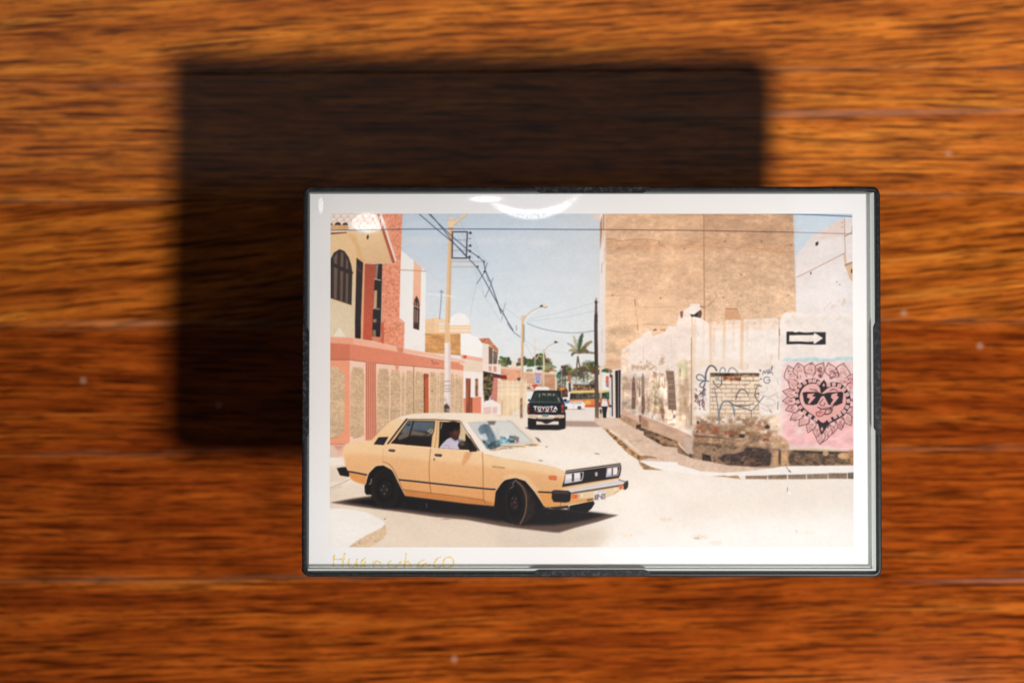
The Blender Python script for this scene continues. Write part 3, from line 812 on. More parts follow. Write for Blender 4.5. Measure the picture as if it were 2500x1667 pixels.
    fill('F: 1652 908 1700 897 1860 898 1900 918 1935 922 1985 905 2180 892 2196 915 2182 1045 2100 1078 2000 1065 1960 985 1940 950 1915 950 1895 970 1850 1055 1800 1072 1695 1062 1672 1020 1664 960', (46, 40, 44))
    fill('F: 1720 922 1822 915 1782 952 1832 962 1748 1056 1722 1052 1752 985 1712 972', (238, 176, 170))
    fill('F: 2040 925 2122 905 2112 945 2140 965 2052 1070 2022 1062 2062 1000 2030 970', (238, 176, 170))
    line('F: 1928 990 1912 1010 1886 1040 1890 1068 1930 1078 1950 1060 1945 1040', 9, MA, .95, sm=True)
    line('F: 1752 858 1800 870 1852 888', 9, MA, .9, sm=True)
    line('F: 1815 850 1850 885', 6, MA, .7)
    line('F: 2015 882 2060 858 2120 880', 9, MA, .9, sm=True)
    line('F: 2040 868 2090 862', 6, MA, .7)
    line('F: 1855 1098 1890 1112 1960 1108 2040 1100 2072 1080', 12, BK, .95, sm=True)
    fill('F: 1880 1110 2030 1106 2050 1130 1990 1130 1900 1130', BK, a=.9)
    for x in (1905, 1935, 1965, 1995):
        tl('F', [(x, 1112), (x + 14, 1112)], 12, (244, 220, 212), .9)
    fill('F: 1895 1130 1965 1132 1958 1165 1925 1205 1870 1222 1838 1195 1842 1165 1880 1160', (244, 168, 160))
    line('F: 1895 1130 1880 1160 1842 1165 1838 1195 1870 1222 1925 1205 1958 1165 1965 1132', 9, MA, .95, sm=True)
    line('F: 1870 1185 1920 1165', 7, MA, .8)
    line('F: 2050 1120 2035 1165 1985 1192 1950 1188', 14, BK, .9, sm=True)
    line('F: 2000 1150 2030 1140', 8, MA, .8)

    region('arrow_sign')
    fill('F: 1440 100 1520 98 1560 112 1600 100 1700 112 1800 104 1960 104 1960 268 1800 270 1600 262 1440 268', (46, 46, 50), tex=(('rough', .25),))
    fill('F: 1476 146 1800 142 1802 116 1815 114 1926 184 1815 260 1802 258 1798 230 1700 236 1640 228 1476 230', (243, 234, 224), tex=(('rough', .03),))
    line('F: 1440 232 1800 236', 6, (90, 86, 84), .5)

    # ---- pink house on the left
    region('far_terrace_houses')
    fill('A: 1340 1530 1500 1500 1610 1520 1640 1568 D: 1525 0 1525 145 1345 145 1345 0', (240, 205, 166), tex=(('streak', .06),))
    for x in range(1360, 1520, 30):
        tl('D', [(x, 0), (x, 140)], 8, (226, 176, 126), .6)
    fill('A: 1675 1568 1680 1505 1730 1455 1800 1432 1885 1462 1932 1525 1935 1568 D: 1940 40 1675 40', (243, 238, 235))
    fill('D: 1525 28 1950 28 1955 140 1525 145', (246, 226, 202))
    for y in (45, 80, 128):
        tl('D', [(1530, y), (1945, y - 4)], 14, (236, 188, 140), .8)
    fill('D: 1345 142 1815 142 1818 432 1345 392', (216, 164, 106), tex=(('layer', .22), ('stucco', .12)))
    for k in range(11):
        tl('D', [(1350, 165 + k * 24), (1812, 168 + k * 25)], 6, (184, 130, 80), .45)
    fill('D: 1815 150 1880 132 2050 198 2112 285 2092 455 1820 425', (249, 244, 240))
    fill('D: 1820 418 2112 468 2112 518 1820 474', (240, 186, 160))
    fill('D: 1850 428 1898 432 1896 472 1852 468', (214, 92, 70))
    fill('D: 1855 500 2112 516 2115 662 1850 645', (236, 216, 196))
    fill('D: 1850 640 2122 655 2112 1210 1850 1210', (245, 236, 231))
    fill('D: 1888 733 1952 738 1946 1195 1886 1195', (154, 92, 66), tex=(('streak', .4),))
    fill('D: 2013 740 2050 742 2046 978 2013 976', (156, 116, 88), tex=(('rough', .4),))
    line('D: 2050 740 2060 975', 10, (236, 180, 150), .8)
    fill('D: 1855 1000 1888 1000 1888 1195 1860 1195', (236, 150, 120))
    fill('D: 1958 992 2092 978 2092 1200 1975 1200', (234, 146, 116))
    fill('D: 1950 985 1976 990 1976 1195 1946 1195', (170, 80, 60))
    fill('D: 2045 205 2190 198 2312 345 2320 650 2118 655 2112 280', (240, 222, 208))
    fill('D: 2050 207 2190 199 2316 348 2312 412 2190 280 2100 262', (200, 134, 98), tex=(('rough', .2),))
    fill('D: 2190 305 2242 335 2242 560 2192 560', (120, 104, 94))
    fill('D: 2250 362 2312 402 2296 560 2250 556', (132, 112, 98), tex=(('rough', .3),))
    fill('D: 2120 545 2300 545 2300 660 2120 640', (242, 226, 216))
    fill('D: 2190 565 2230 570 2230 640 2190 630', (220, 170, 150))
    fill('D: 2255 570 2292 575 2292 650 2255 640', (214, 160, 138))
    fill('D: 2118 640 2352 690 E: 70 690 80 740 D: 2352 735 2118 722', (150, 52, 48))
    fill('D: 2118 640 2352 690 2352 705 2118 665', (66, 54, 50))
    fill('D: 2225 735 2312 745 2302 1070 2220 1010', (196, 100, 84), tex=(('rough', .1),))
    for y in range(755, 1050, 26):
        tl('D', [(2225, y), (2305, y + 2)], 7, (240, 212, 200), .8)
        for k in range(3):
            x = 2235 + k * 28 + (14 if (y // 26) % 2 else 0)
            tl('D', [(x, y), (x, y + 24)], 6, (240, 212, 200), .7)
    fill('D: 2120 700 2145 655 2240 660 2252 760 2240 900 2190 1030 2140 1070 2118 900', (92, 82, 56), blur=.8, tex=(('rough', .9),))
    for i in range(60):
        x, y = rnd(2125, 2250), rnd(670, 1030)
        tl('D', [(x, y), (x + rnd(-16, 16), y + rnd(-20, 20))], 8, [(60, 54, 38), (140, 128, 84), (176, 150, 110)][i % 3], .7)
    fill('D: 2116 1100 2150 1030 2240 1018 2320 1060 2352 1080 2352 1215 2116 1210', (242, 234, 230))
    for k in range(5):
        tl('D', [(2125, 1130 + k * 18), (2225, 1115 + k * 18)], 7, (222, 130, 110), .8)
        tl('D', [(2248, 1120 + k * 18), (2300, 1118 + k * 18)], 7, (216, 120, 100), .8)
    fill('D: 2300 560 2352 540 2352 640 2310 640', (240, 226, 214))

    region('white_tower_house')
    fill('A: 1015 600 1190 742 1300 838 1352 882 1345 1568 D: 1342 100 1340 400 1065 345 1065 0 A: 1000 1568', (241, 235, 230), grad=((243, 238, 234), 'A: 1100 700 1100 1400'), tex=(('fine', .02),))
    fill('A: 1190 742 1298 838 1290 1350 1180 1330', (240, 190, 160), grad=((238, 180, 148), 'A: 1240 760 1240 1300'))
    fill('A: 1290 880 1350 884 1345 1568 1280 1568', (244, 238, 234))
    line('A: 1012 866 1190 874 1356 884', 10, (176, 142, 120), .95)
    fill('A: 1190 1345 1202 1262 1230 1210 1258 1265 1272 1370 1268 1568 D: 1265 97 1188 76 A: 1188 1568', (74, 50, 46))
    for s in ('A: 1206 1300 1218 1270 1220 1350 1206 1345', 'A: 1236 1290 1250 1310 1252 1360 1236 1350', 'A: 1202 1380 1216 1384 1216 1568 1202 1568', 'A: 1232 1392 1248 1398 1246 1568 1230 1568'):
        fill(s, (190, 150, 128), a=.9)
    line('A: 1190 1345 1230 1355 1272 1378', 11, (232, 186, 150), .95, sm=True)

    region('pink_house')
    fill('A: 75 270 420 270 560 780 540 1568 D: 520 220 75 200 A: 75 1568', (229, 196, 150), grad=((224, 208, 178), 'A: 200 700 230 1500'), tex=(('fine', .02),))
    fill('A: 310 395 400 375 790 330 945 772 700 782 560 786 530 745 470 600', (229, 200, 156), grad=((222, 186, 142), 'A: 500 420 700 780'))
    fill('A: 310 395 410 390 540 750 530 780 430 710 420 560', (222, 180, 126), a=.8, blur=1.5)
    fill('A: 75 112 705 112 780 335 330 345 320 275 75 275', (239, 222, 211))
    for r in range(4):
        for k in range(9):
            cx, cy = 60 + k * 95 + (r % 2) * 48 + r * 10, 262 - r * 48
            if cx < 700 and cy > 120:
                tl('A', [(cx - 46, cy), (cx - 36, cy - 34), (cx, cy - 48), (cx + 36, cy - 34), (cx + 46, cy)], 7, (206, 152, 142), .8, sm=True)
    for x, rx in ((88, 24), (180, 44), (278, 38)):
        tf('A', [(x + rx * math.cos(q), 272 - rx * .85 * math.sin(q)) for q in np.linspace(0, math.pi, 12)], (58, 44, 46))
    fill('A: 75 275 320 278 322 345 75 340', (218, 168, 112), tex=(('rough', .08),))
    fill('A: 75 338 322 343 320 364 75 372', (244, 226, 204))
    fill('A: 75 372 300 362 302 378 75 398', (144, 76, 56))
    fill('A: 690 112 728 112 946 770 905 776', (182, 94, 68))
    fill('A: 728 112 762 112 962 742 946 770', (238, 220, 204))
    fill('A: 762 112 1038 112 1022 610 1012 900 1002 1568 D: 1070 0 1062 332 800 282 795 0 A: 765 1568 772 785 942 778 962 742', (229, 150, 118), grad=((230, 154, 120), 'A: 900 120 900 1500'), tex=(('stucco', .26), ('fine', .08)))
    fill('A: 830 1490 1000 1500 1080 1568 830 1568', (234, 162, 130), a=.8, tex=(('stucco', .12),))
    fill('D: 1000 0 1070 0 1062 332 1000 320', (234, 164, 134), a=.6, blur=1, tex=(('stucco', .1),))
    # arched window
    fill('A: 75 745 130 640 205 592 270 620 325 700 360 800 376 900 366 1338 75 1242', (58, 44, 42))
    for s in ('A: 128 700 178 640 170 820 132 790', 'A: 222 625 258 650 252 840 216 830', 'A: 292 700 318 760 318 870 286 850', 'A: 130 830 178 850 170 1262 130 1245', 'A: 215 880 255 890 246 1290 214 1275', 'A: 290 910 322 920 318 1310 286 1300', 'A: 75 830 90 835 90 1235 75 1230'):
        fill(s, (122, 98, 80), a=.9, tex=(('fine', .05),))
    line('A: 75 765 200 825 376 905', 22, (44, 34, 36))
    line('A: 75 1242 366 1338', 9, (200, 150, 100), .8)
    # slit window and red recess
    fill('A: 430 708 518 772 492 1568 D: 490 216 415 206 A: 413 1568', (48, 32, 36))
    fill('A: 430 800 505 890 500 920 428 850', (84, 60, 54), a=.8)
    fill('A: 518 772 545 785 525 1568 D: 517 222 490 216 A: 492 1568', (230, 176, 128))
    fill('A: 541 785 682 792 655 1568 D: 640 242 517 224 A: 525 1568', (178, 88, 62), grad=((200, 96, 68), 'A: 600 800 600 1500'), tex=(('stucco', .06),))
    fill('A: 682 790 772 786 757 1568 D: 750 195 645 182 A: 645 1568', (44, 38, 38))
    fill('A: 684 795 722 795 706 985 672 990', (156, 126, 106))
    line('A: 672 988 748 1004', 12, (232, 210, 186))
    fill('A: 668 1140 706 1140 700 1372 656 1376', (200, 170, 132))
    line('A: 655 1378 738 1388', 12, (214, 190, 160))
    fill('A: 652 1520 700 1520 696 1568 650 1568', (150, 124, 100))
    fill('D: 650 95 690 100 690 185 650 180', (190, 170, 140), a=.7)
    fill('D: 645 182 762 196 760 272 640 242', (224, 142, 104), tex=(('stucco', .15),))
    fill('D: 755 0 802 0 798 280 757 270', (206, 108, 78), tex=(('stucco', .12),))
    ell('A', 578, 430, 13, 32, (56, 44, 40), rot=.1)
    fill('D: 120 187 208 62 292 192', (236, 228, 214), a=.85)
    # cornice
    fill('D: 75 194 410 206 970 320 1065 342 1345 392 1885 498 1862 532 1340 437 960 382 400 291 75 273', (241, 184, 154), grad=((243, 196, 170), 'D: 100 200 1700 470'))
    fill('D: 75 194 390 205 390 290 75 273', (236, 166, 134), a=.8)
    fill('D: 965 320 1062 332 1050 398 980 384', (212, 136, 108), a=.85)
    fill('D: 75 273 400 291 960 382 1600 495 1858 531 1852 632 1600 607 690 537 340 497 75 494', (225, 144, 114), grad=((228, 152, 122), 'D: 400 400 1700 560'), tex=(('fine', .03),))
    fill('D: 75 273 348 288 345 497 75 494', (214, 130, 100))
    # lower wall
    fill('D: 75 498 340 500 690 538 1600 610 1855 632 1858 1210 1200 1210 640 1568 G: 300 120 75 140', (242, 210, 188), tex=(('fine', .02),))
    fill('D: 75 498 345 502 350 1568 G: 340 130 75 150', (238, 164, 130))
    line('D: 75 496 340 496 690 538 1600 610', 7, (128, 76, 56), .9)
    for s in ('D: 75 580 190 590 230 650 280 690 275 1430 200 1515 75 1542', 'D: 385 590 515 600 540 690 538 1495 480 1520 400 1535 352 1500 356 700', 'D: 738 608 850 616 872 720 872 1340 705 1480 715 720',
              'D: 905 624 1000 632 1022 720 1022 1250 886 1350 886 720', 'D: 1034 690 1058 640 1076 700 1076 1230 1034 1250', 'D: 1105 634 1192 642 1192 1220 1086 1230 1090 720', 'D: 1226 645 1302 652 1328 720 1330 1210 1206 1210 1214 720',
              'D: 1416 655 1480 658 1502 740 1500 1205 1408 1205', 'D: 1514 690 1526 660 1534 740 1530 1205 1508 1205', 'D: 1546 662 1602 668 1602 1205 1536 1205', 'D: 1690 672 1722 672 1738 740 1738 1205 1684 1205', 'D: 1748 690 1775 680 1788 760 1798 700 1812 700 1820 760 1846 690 1848 1205 1744 1205'):
        fill(s, (212, 184, 150), tex=(('stucco', .15), ('mottle', .05), ('fine', .06)))
    line('D: 75 1545 200 1515', 8, (170, 120, 86), .6)
    line('D: 395 1535 510 1508', 8, (190, 130, 96), .6)
    fill('D: 556 518 692 532 705 1568 556 1568', (233, 152, 120))
    for x in (572, 596, 622, 646, 668, 690):
        tl('D', [(x - 4, 525), (x, 1000), (x + 6, 1555)], 8, (150, 84, 66), .85)
    for x in (584, 609, 634, 657, 680):
        tl('D', [(x - 3, 525), (x + 4, 1555)], 7, (244, 190, 160), .7)
    line('D: 1196 580 1198 1210', 9, (130, 84, 60), .8)
    fill('D: 940 565 1005 572 985 630 965 635', (226, 152, 122), a=.9)
    fill('D: 1328 675 1392 680 1397 1205 1336 1205', (200, 104, 62))
    fill('D: 1328 675 1345 678 1342 1205 1330 1205', (110, 66, 46), a=.85, tex=(('rough', .5),))
    fill('D: 1330 676 1392 681 1392 720 1330 740', (150, 76, 54), a=.7, blur=1)
    line('D: 1428 500 1445 505 1440 555', 7, (120, 76, 60), .8)
    line('D: 1465 560 1470 530', 7, (140, 90, 70), .8)
    line('D: 1475 530 1528 545', 8, (110, 70, 56), .8)
    ell('D', 1440, 902, 8, 9, (90, 66, 50))
    fill('D: 1800 528 1870 545 1860 560 1820 550', (248, 236, 226))
    # rubble at the foot of the wall
    region('road')
    fill('G: 75 138 300 135 262 240 255 310 75 312', (222, 186, 162), tex=(('mottle', .1),))
    fill('G: 130 150 285 140 230 205 190 212', (206, 142, 128), a=.7, blur=1.5, setid=False)
    fill('G: 75 150 120 150 190 230 180 310 75 310', (226, 204, 184), a=.8, blur=1.5, setid=False)
    line('G: 75 132 290 130', 7, (150, 100, 80), .7)
    fill('G: 75 312 262 308 262 420 75 425', (240, 230, 221), blur=.6)
    fill('G: 75 420 270 412 300 500 340 560 300 620 75 640', (229, 210, 190), a=.8, blur=1.5)
    line('G: 75 720 200 670 370 590', 8, (150, 120, 96), .6, sm=True)
    line('G: 75 748 240 690', 6, (170, 140, 116), .5, sm=True)

    # ---- doorway, shop and pedestrian at the far corner
    region('corner_doorway')
    fill('E: 1436 665 1480 650 1480 1255 1440 1240', (222, 218, 220))
    fill('E: 1478 625 1600 612 1600 1210 1560 1255 1478 1252', (236, 220, 206))
    fill('E: 1518 628 1590 614 1588 1250 1528 1252', (44, 40, 46))
    line('E: 1562 630 1562 1248', 9, (220, 206, 196), .85)
    line('E: 1476 690 1482 1225', 14, (48, 42, 48))
    ell('E', 1458, 692, 10, 26, (60, 52, 54))
    fill('E: 1394 702 1432 694 1432 855 1394 832', (236, 112, 62))
    fill('E: 1398 775 1428 775 1428 832 1398 825', (66, 72, 130))
    text('E', 'C', 1402, 785, 1424, 785, 36, 0, 9, (244, 236, 230))
    line('E: 1430 590 1440 660', 9, (206, 180, 150), .8)
    region('bus')
    fill('E: 925 925 950 892 1000 888 1440 888 1440 1112 1110 1112 1000 1060 912 1045 918 960', (230, 138, 84))
    fill('E: 928 922 955 890 1440 888 1440 916 940 930', (236, 208, 136))
    fill('E: 922 930 1440 916 1440 1002 918 1012', (62, 60, 54))
    for s in ('E: 960 935 985 934 980 1000 950 1002', 'E: 1075 925 1150 922 1150 990 1070 992', 'E: 1165 922 1245 920 1245 985 1165 988', 'E: 1000 932 1060 928 1058 990 995 996'):
        fill(s, (122, 118, 104), a=.6, tex=(('rough', .9),))
    line('E: 1160 916 1160 1000', 9, (200, 180, 120), .7)
    line('E: 918 1014 1250 1002', 8, (240, 180, 120), .8)
    fill('E: 1110 1040 1150 1015 1200 1030 1190 1075 1120 1080', (246, 190, 96), a=.9, blur=.8)
    fill('E: 1090 1085 1250 1080 1250 1108 1112 1108', (206, 92, 44), a=.8, blur=.6)
    fill('E: 1378 912 1438 908 1440 985 1385 990', (46, 122, 92))
    fill('E: 840 1025 915 1018 912 1062 845 1062', (122, 152, 194))
    region('white_car')
    fill('E: 846 1092 895 1062 940 1034 1078 1030 1112 1056 1122 1080 1112 1112 1070 1132 880 1138 848 1122', (244, 240, 238))
    fill('E: 912 1062 950 1040 968 1040 962 1068', (206, 178, 168))
    fill('E: 978 1040 1070 1038 1085 1062 978 1066', (214, 196, 190))
    line('E: 970 1036 966 1130', 6, (190, 170, 164), .6)
    ell('E', 868, 1122, 17, 24, (62, 56, 60))
    ell('E', 1044, 1120, 26, 24, (64, 58, 62))
    ell('E', 1044, 1120, 12, 11, (140, 130, 130))
    line('E: 850 1142 1110 1138', 9, (150, 130, 120), .6)
    region('pedestrian')
    ell('E', 1380, 968, 20, 30, (84, 58, 50), setid=True)
    fill('E: 1358 960 1365 935 1395 935 1402 965 1400 990 1360 990', (58, 44, 42), a=.8)
    ell('E', 1376, 975, 11, 16, (170, 118, 96), a=.8)
    fill('E: 1340 1008 1366 995 1395 995 1415 1010 1422 1060 1418 1102 1340 1102 1334 1060', (238, 230, 226))
    fill('E: 1366 992 1396 992 1390 1025 1376 1030', (190, 140, 116), a=.8)
    line('E: 1340 1015 1330 1060 1328 1110', 17, (162, 116, 96), sm=True, setid=True)
    line('E: 1414 1012 1432 1060 1446 1092', 17, (150, 106, 90), sm=True, setid=True)
    ell('E', 1455, 1096, 16, 14, (50, 42, 46), setid=True)
    fill('E: 1340 1100 1418 1100 1404 1180 1400 1252 1362 1252 1352 1180', (36, 36, 50))
    fill('E: 1308 1130 1350 1125 1352 1245 1322 1245', (206, 196, 152))
    fill('E: 1312 1140 1342 1138 1340 1190 1318 1195', (70, 62, 60), a=.9, blur=.5)
    fill('E: 1300 1050 1320 1050 1320 1110 1305 1110', (60, 50, 56), a=.8)

    # ---- pickup truck
    region('pickup_truck')
    fill('E: 322 1388 470 1352 860 1355 865 1390 780 1416 400 1414', (78, 64, 60), blur=.7)
    fill('E: 470 1345 780 1345 780 1408 470 1408', (40, 34, 36), blur=.8)
    fill('E: 362 1255 472 1270 474 1392 440 1402 368 1402 360 1340', (38, 34, 36))
    fill('E: 768 1262 848 1250 848 1400 800 1404 772 1385', (40, 36, 38))
    fill('E: 845 1180 862 1180 862 1360 848 1362', (44, 36, 36))
    fill('E: 470 1255 772 1255 772 1302 700 1300 620 1332 590 1332 545 1308 470 1300', (50, 42, 42))
    fill('E: 440 908 480 894 752 894 780 912 836 1050 382 1050', (44, 50, 54))
    fill('E: 466 922 752 924 792 1045 398 1042', (58, 74, 70))
    for s in ('E: 508 935 528 935 520 985 496 985', 'E: 545 932 600 935 596 975 560 960', 'E: 615 932 672 935 668 965 628 965', 'E: 690 932 715 934 712 970 686 960', 'E: 748 985 770 985 790 1040 772 1040'):
        fill(s, (206, 184, 152), a=.75, blur=.6)
    for s in ('E: 450 1040 470 960 500 940 515 990 500 1040', 'E: 540 1042 548 965 575 945 600 975 604 1042', 'E: 625 1042 630 960 655 950 676 985 680 1042', 'E: 690 1042 700 970 730 950 756 1042'):
        fill(s, (40, 58, 56), a=.85, blur=.8)
    for x0, x1 in ((535, 528), (605, 602), (682, 688)):
        tl('E', [(x0, 925), (x1, 1040)], 9, (34, 38, 42))
    line('E: 440 908 480 896 752 896 782 912 836 1048', 9, (28, 32, 36))
    line('E: 400 1044 800 1048', 9, (140, 140, 136), .7)
    ell('E', 376, 1022, 13, 17, (36, 34, 38), setid=True)
    ell('E', 856, 1020, 22, 17, (36, 38, 44), setid=True)
    fill('E: 358 1075 388 1048 832 1048 852 1075 854 1195 838 1218 362 1210 354 1180', (37, 40, 47), grad=((30, 33, 40), 'E: 600 1050 600 1200'))
    line('E: 390 1054 832 1056', 9, (86, 88, 92), .9)
    line('E: 405 1195 430 1190 800 1195', 6, (70, 70, 76), .6)
    fill('E: 357 1080 384 1072 380 1200 357 1196', (150, 62, 54))
    fill('E: 357 1115 380 1115 380 1150 357 1150', (96, 36, 36))
    fill('E: 802 1078 840 1078 836 1190 806 1186', (176, 92, 68))
    fill('E: 804 1120 838 1120 836 1160 806 1160', (150, 50, 44))
    text('E', 'TOYOTA', 438, 1106, 748, 1106, 42, 12, 14, (250, 246, 242))
    for x0, x1, c in ((458, 502, (206, 56, 56)), (504, 550, (240, 232, 228)), (552, 594, (206, 56, 56)), (600, 640, (240, 232, 228)), (645, 688, (206, 66, 60)), (690, 734, (240, 232, 228))):
        tl('E', [(x0, 1168), (x1 - 4, 1168)], 18, c)
    fill('E: 550 1203 636 1205 634 1238 552 1238', (92, 142, 152))
    line('E: 560 1220 626 1222', 9, (160, 190, 190), .8)
    fill('E: 362 1212 440 1208 470 1215 505 1248 690 1250 735 1215 770 1210 832 1214 830 1248 720 1256 690 1270 500 1270 460 1252 370 1246', (216, 188, 160))
    line('E: 368 1216 440 1214 480 1232 510 1254', 7, (244, 228, 208), .8)
    line('E: 690 1256 740 1222 825 1218', 7, (244, 228, 208), .8)
    for i in range(5):
        ell('E', rnd(470, 770), rnd(1250, 1320), 7, 7, (190, 170, 150), a=.7)

    # ---- poles, wires and street lamps
    region('utility_poles')
    line('A: 1708 268 1780 210 1880 118', 40, (232, 202, 166), setid=True)
    line('A: 1715 282 1800 210 1895 125', 8, (196, 156, 116), .7)
    fill('A: 1652 300 1706 300 1692 720 1672 1568 D: 1670 0 1685 290 1682 1205 1598 1205 1602 290 1605 0 A: 1612 1568 1636 720', (230, 194, 152), tex=(('fine', .03),))
    fill('A: 1684 300 1706 300 1692 720 1672 1568 1650 1568 1668 720', (206, 164, 120), a=.7, blur=.8)
    fill('A: 1646 205 1664 165 1690 150 1716 165 1728 205 1716 300 1646 304', (236, 206, 172))
    line('A: 1648 198 1722 202', 7, (200, 150, 110), .8)
    line('A: 1646 304 1714 304', 8, (190, 140, 100), .9)
    fill('D: 1605 268 1680 268 1684 1205 1600 1205', (240, 230, 224), tex=(('streak', .05),))
    fill('D: 1655 268 1682 268 1684 1205 1660 1205', (216, 200, 196), a=.8, blur=.8)
    for y in (775, 832, 872, 905):
        tl('D', [(1606, y), (1640, y + rnd(-4, 6)), (1680, y - 4)], 8, (126, 112, 106), .8, sm=True)
    fill('D: 1602 1085 1640 1068 1676 1120 1672 1205 1602 1205', (84, 70, 64), a=.85, blur=.8, tex=(('rough', 1.0),))
    fill('D: 1602 960 1640 1000 1640 1060 1602 1060', (190, 170, 160), a=.5, blur=.8, tex=(('rough', .6),))
    line('A: 1704 356 1900 356 1888 708 1700 706', 15, (74, 56, 66), closed=True, setid=True)
    line('A: 1712 466 1885 464', 6, (120, 110, 130), .8)
    line('A: 1712 606 1880 604', 6, (120, 110, 130), .8)
    for x, y, s in ((1942, 370, 18), (1942, 445, 7), (1940, 540, 17), (1936, 612, 16), (1930, 692, 18), (2048, 690, 13), (2122, 752, 14), (2040, 818, 13), (2132, 885, 14)):
        ell('A', x, y, s, s, (62, 54, 70))
        if x < 1990:
            tl('A', [(1892, y + 4), (x, y)], 7, (110, 100, 116), .8)
    line('A: 1692 750 2130 752', 13, (196, 172, 158), .95)
    line('A: 1692 823 2030 823', 12, (196, 172, 158), .95)
    for s, w, a in (('A: 1260 120 1480 310 1700 490 1800 580 1900 690 2040 840 2150 1030 2352 1395 B: 0 1385 100 1568 E: 160 95', 10, .95), ('A: 1390 120 1640 365 1900 590 2050 690 2130 760', 10, .95),
                    ('A: 1408 120 1575 320 1700 480 1900 700', 9, .95), ('A: 2120 760 2140 870 2200 1000 2290 1250 2352 1440', 11, .9), ('A: 2165 770 2130 890 2030 1045', 8, .8), ('A: 2245 970 2200 1100 2142 1225', 7, .7),
                    ('A: 2160 900 2180 1010 2220 1000', 6, .6), ('E: 85 0 120 60 180 130 255 182', 8, .7), ('E: 205 30 205 100', 8, .6), ('B: 60 1300 30 1400 10 1530', 6, .6), ('B: 0 1415 40 1400', 7, .6)):
        line(s, w, (62, 70, 96), a)
    line('A: 75 344 500 336 1000 324 1700 318 2352 318 B: 1310 320', 9, (52, 72, 112), .95)
    line('B: 1310 320 2352 325 C: 335 328 1530 346', 9, (98, 68, 56), .95)
    line('C: 1530 346 2320 366', 8, (140, 120, 124), .9)
    line('C: 900 96 1300 98 1800 112 2320 134', 10, (46, 78, 126), .95, sm=True)
    line('C: 0 118 1000 138', 5, (170, 120, 84), .6)
    line('A: 1312 1182 1560 1200 1735 1218', 13, (240, 234, 232), .95)
    line('A: 1560 1130 1556 1260 1536 1515', 9, (112, 122, 158), .9)
    line('A: 1538 1152 1586 1160', 9, (90, 90, 120), .9)
    line('A: 1440 1140 1560 1155', 5, (190, 195, 205), .6)
    # lamp posts
    fill('B: 272 1465 332 1462 312 1540 E: 300 0 298 740 262 740 270 0', (230, 196, 160))
    fill('E: 286 0 300 0 298 740 282 740', (200, 160, 124), a=.7)
    fill('E: 258 740 298 740 300 1255 256 1268', (232, 206, 176), a=.9)
    fill('E: 258 1000 286 990 290 1250 258 1268', (136, 104, 80), a=.85, blur=.6, tex=(('rough', .5),))
    line('B: 308 1505 360 1445 430 1390 545 1342', 9, (206, 172, 140), .95, sm=True, setid=True)
    fill('B: 520 1330 552 1325 556 1348 520 1356', (56, 54, 66))
    ell('B', 584, 1338, 32, 22, (238, 214, 190))
    line('B: 552 1348 585 1362 614 1350', 8, (150, 110, 90), .9)
    for y in range(30, 250, 30):
        ell('E', 306, y, 8, 7, (60, 54, 60), setid=False)
    fill('E: 556 345 585 342 578 850 562 850', (232, 204, 176))
    line('E: 580 358 630 305 720 258', 9, (196, 182, 172), .95, sm=True)
    ell('E', 728, 250, 22, 13, (60, 54, 58))
    line('E: 738 248 765 252', 8, (140, 130, 130), .9)
    line('E: 450 225 452 500 456 655', 11, (232, 208, 186), .9, setid=True)
    line('E: 465 480 500 430 540 440', 12, (240, 216, 190), .9)
    line('E: 580 400 582 470', 12, (110, 90, 76), .7)
    fill('E: 1238 0 1282 0 1292 560 1302 1255 1254 1250 1246 700', (74, 60, 56), tex=(('streak', .3),))
    fill('E: 1250 560 1292 560 1302 1255 1256 1250', (128, 104, 90), a=.85, tex=(('streak', .3),))
    fill('B: 1250 1228 1274 1228 1284 1568 1238 1568', (110, 84, 76), tex=(('rough', .4),))
    fill('B: 1250 1225 1274 1225 1272 1262 1252 1262', (216, 180, 170))
    fill('B: 1240 1270 1290 1284 1270 1305 1248 1300', (56, 50, 60))
    fill('B: 1242 1450 1284 1450 1284 1568 1238 1568', (52, 46, 54), a=.8, tex=(('rough', .4),))
    line('E: 1268 0 1272 560', 5, (150, 120, 110), .5)
    fill('E: 1305 560 1345 560 1345 1000 1310 1000', (240, 216, 186), a=.75, blur=.8)
    line('E: 800 570 808 600', 10, (110, 90, 80), .8)
    line('E: 808 600 806 980', 9, (220, 200, 180), .85)

    # ---- pale yellow car
    region('car_shadow')
    fill('G: 92 906 400 850 640 815 1080 795 2270 910 2352 940 H: 600 955 920 985 1160 1012 1400 1038 1568 1055 1300 1142 1000 1222 780 1290 700 1286 300 1242 0 1206 G: 2352 1205 1900 1125 1500 1090 1000 1022 500 962', (112, 90, 78), blur=1.0)
    fill('G: 240 898 520 855 1080 805 2352 950 H: 600 965 920 990 1160 1018 1430 1048 1200 1110 950 1160 700 1190 300 1196 0 1140 G: 2352 1150 1900 1075 1500 1045 1000 985 560 935', (30, 27, 31), blur=2.4)
    fill('G: 480 900 1000 850 1000 985 700 965', (28, 24, 26), a=.8, blur=2)
    for i in range(46):
        if i % 2:
            x, y, t = rnd(1000, 2250), 0, 'G'
            y = 900 + (x - 1000) * .1 + rnd(0, 110)
        else:
            x, t = rnd(450, 1150), 'H'
            y = rnd(1010, 1140)
        ell(t, x, y, 3.5, 4.5, (200, 196, 200), a=rnd(.15, .6), setid=False)
    line('G: 1370 910 1376 960', 6, (220, 214, 214), .7)
    fill('G: 1540 1130 1620 1110 1740 1112 1650 1126', (170, 140, 120), a=.7)

    region('yellow_car')
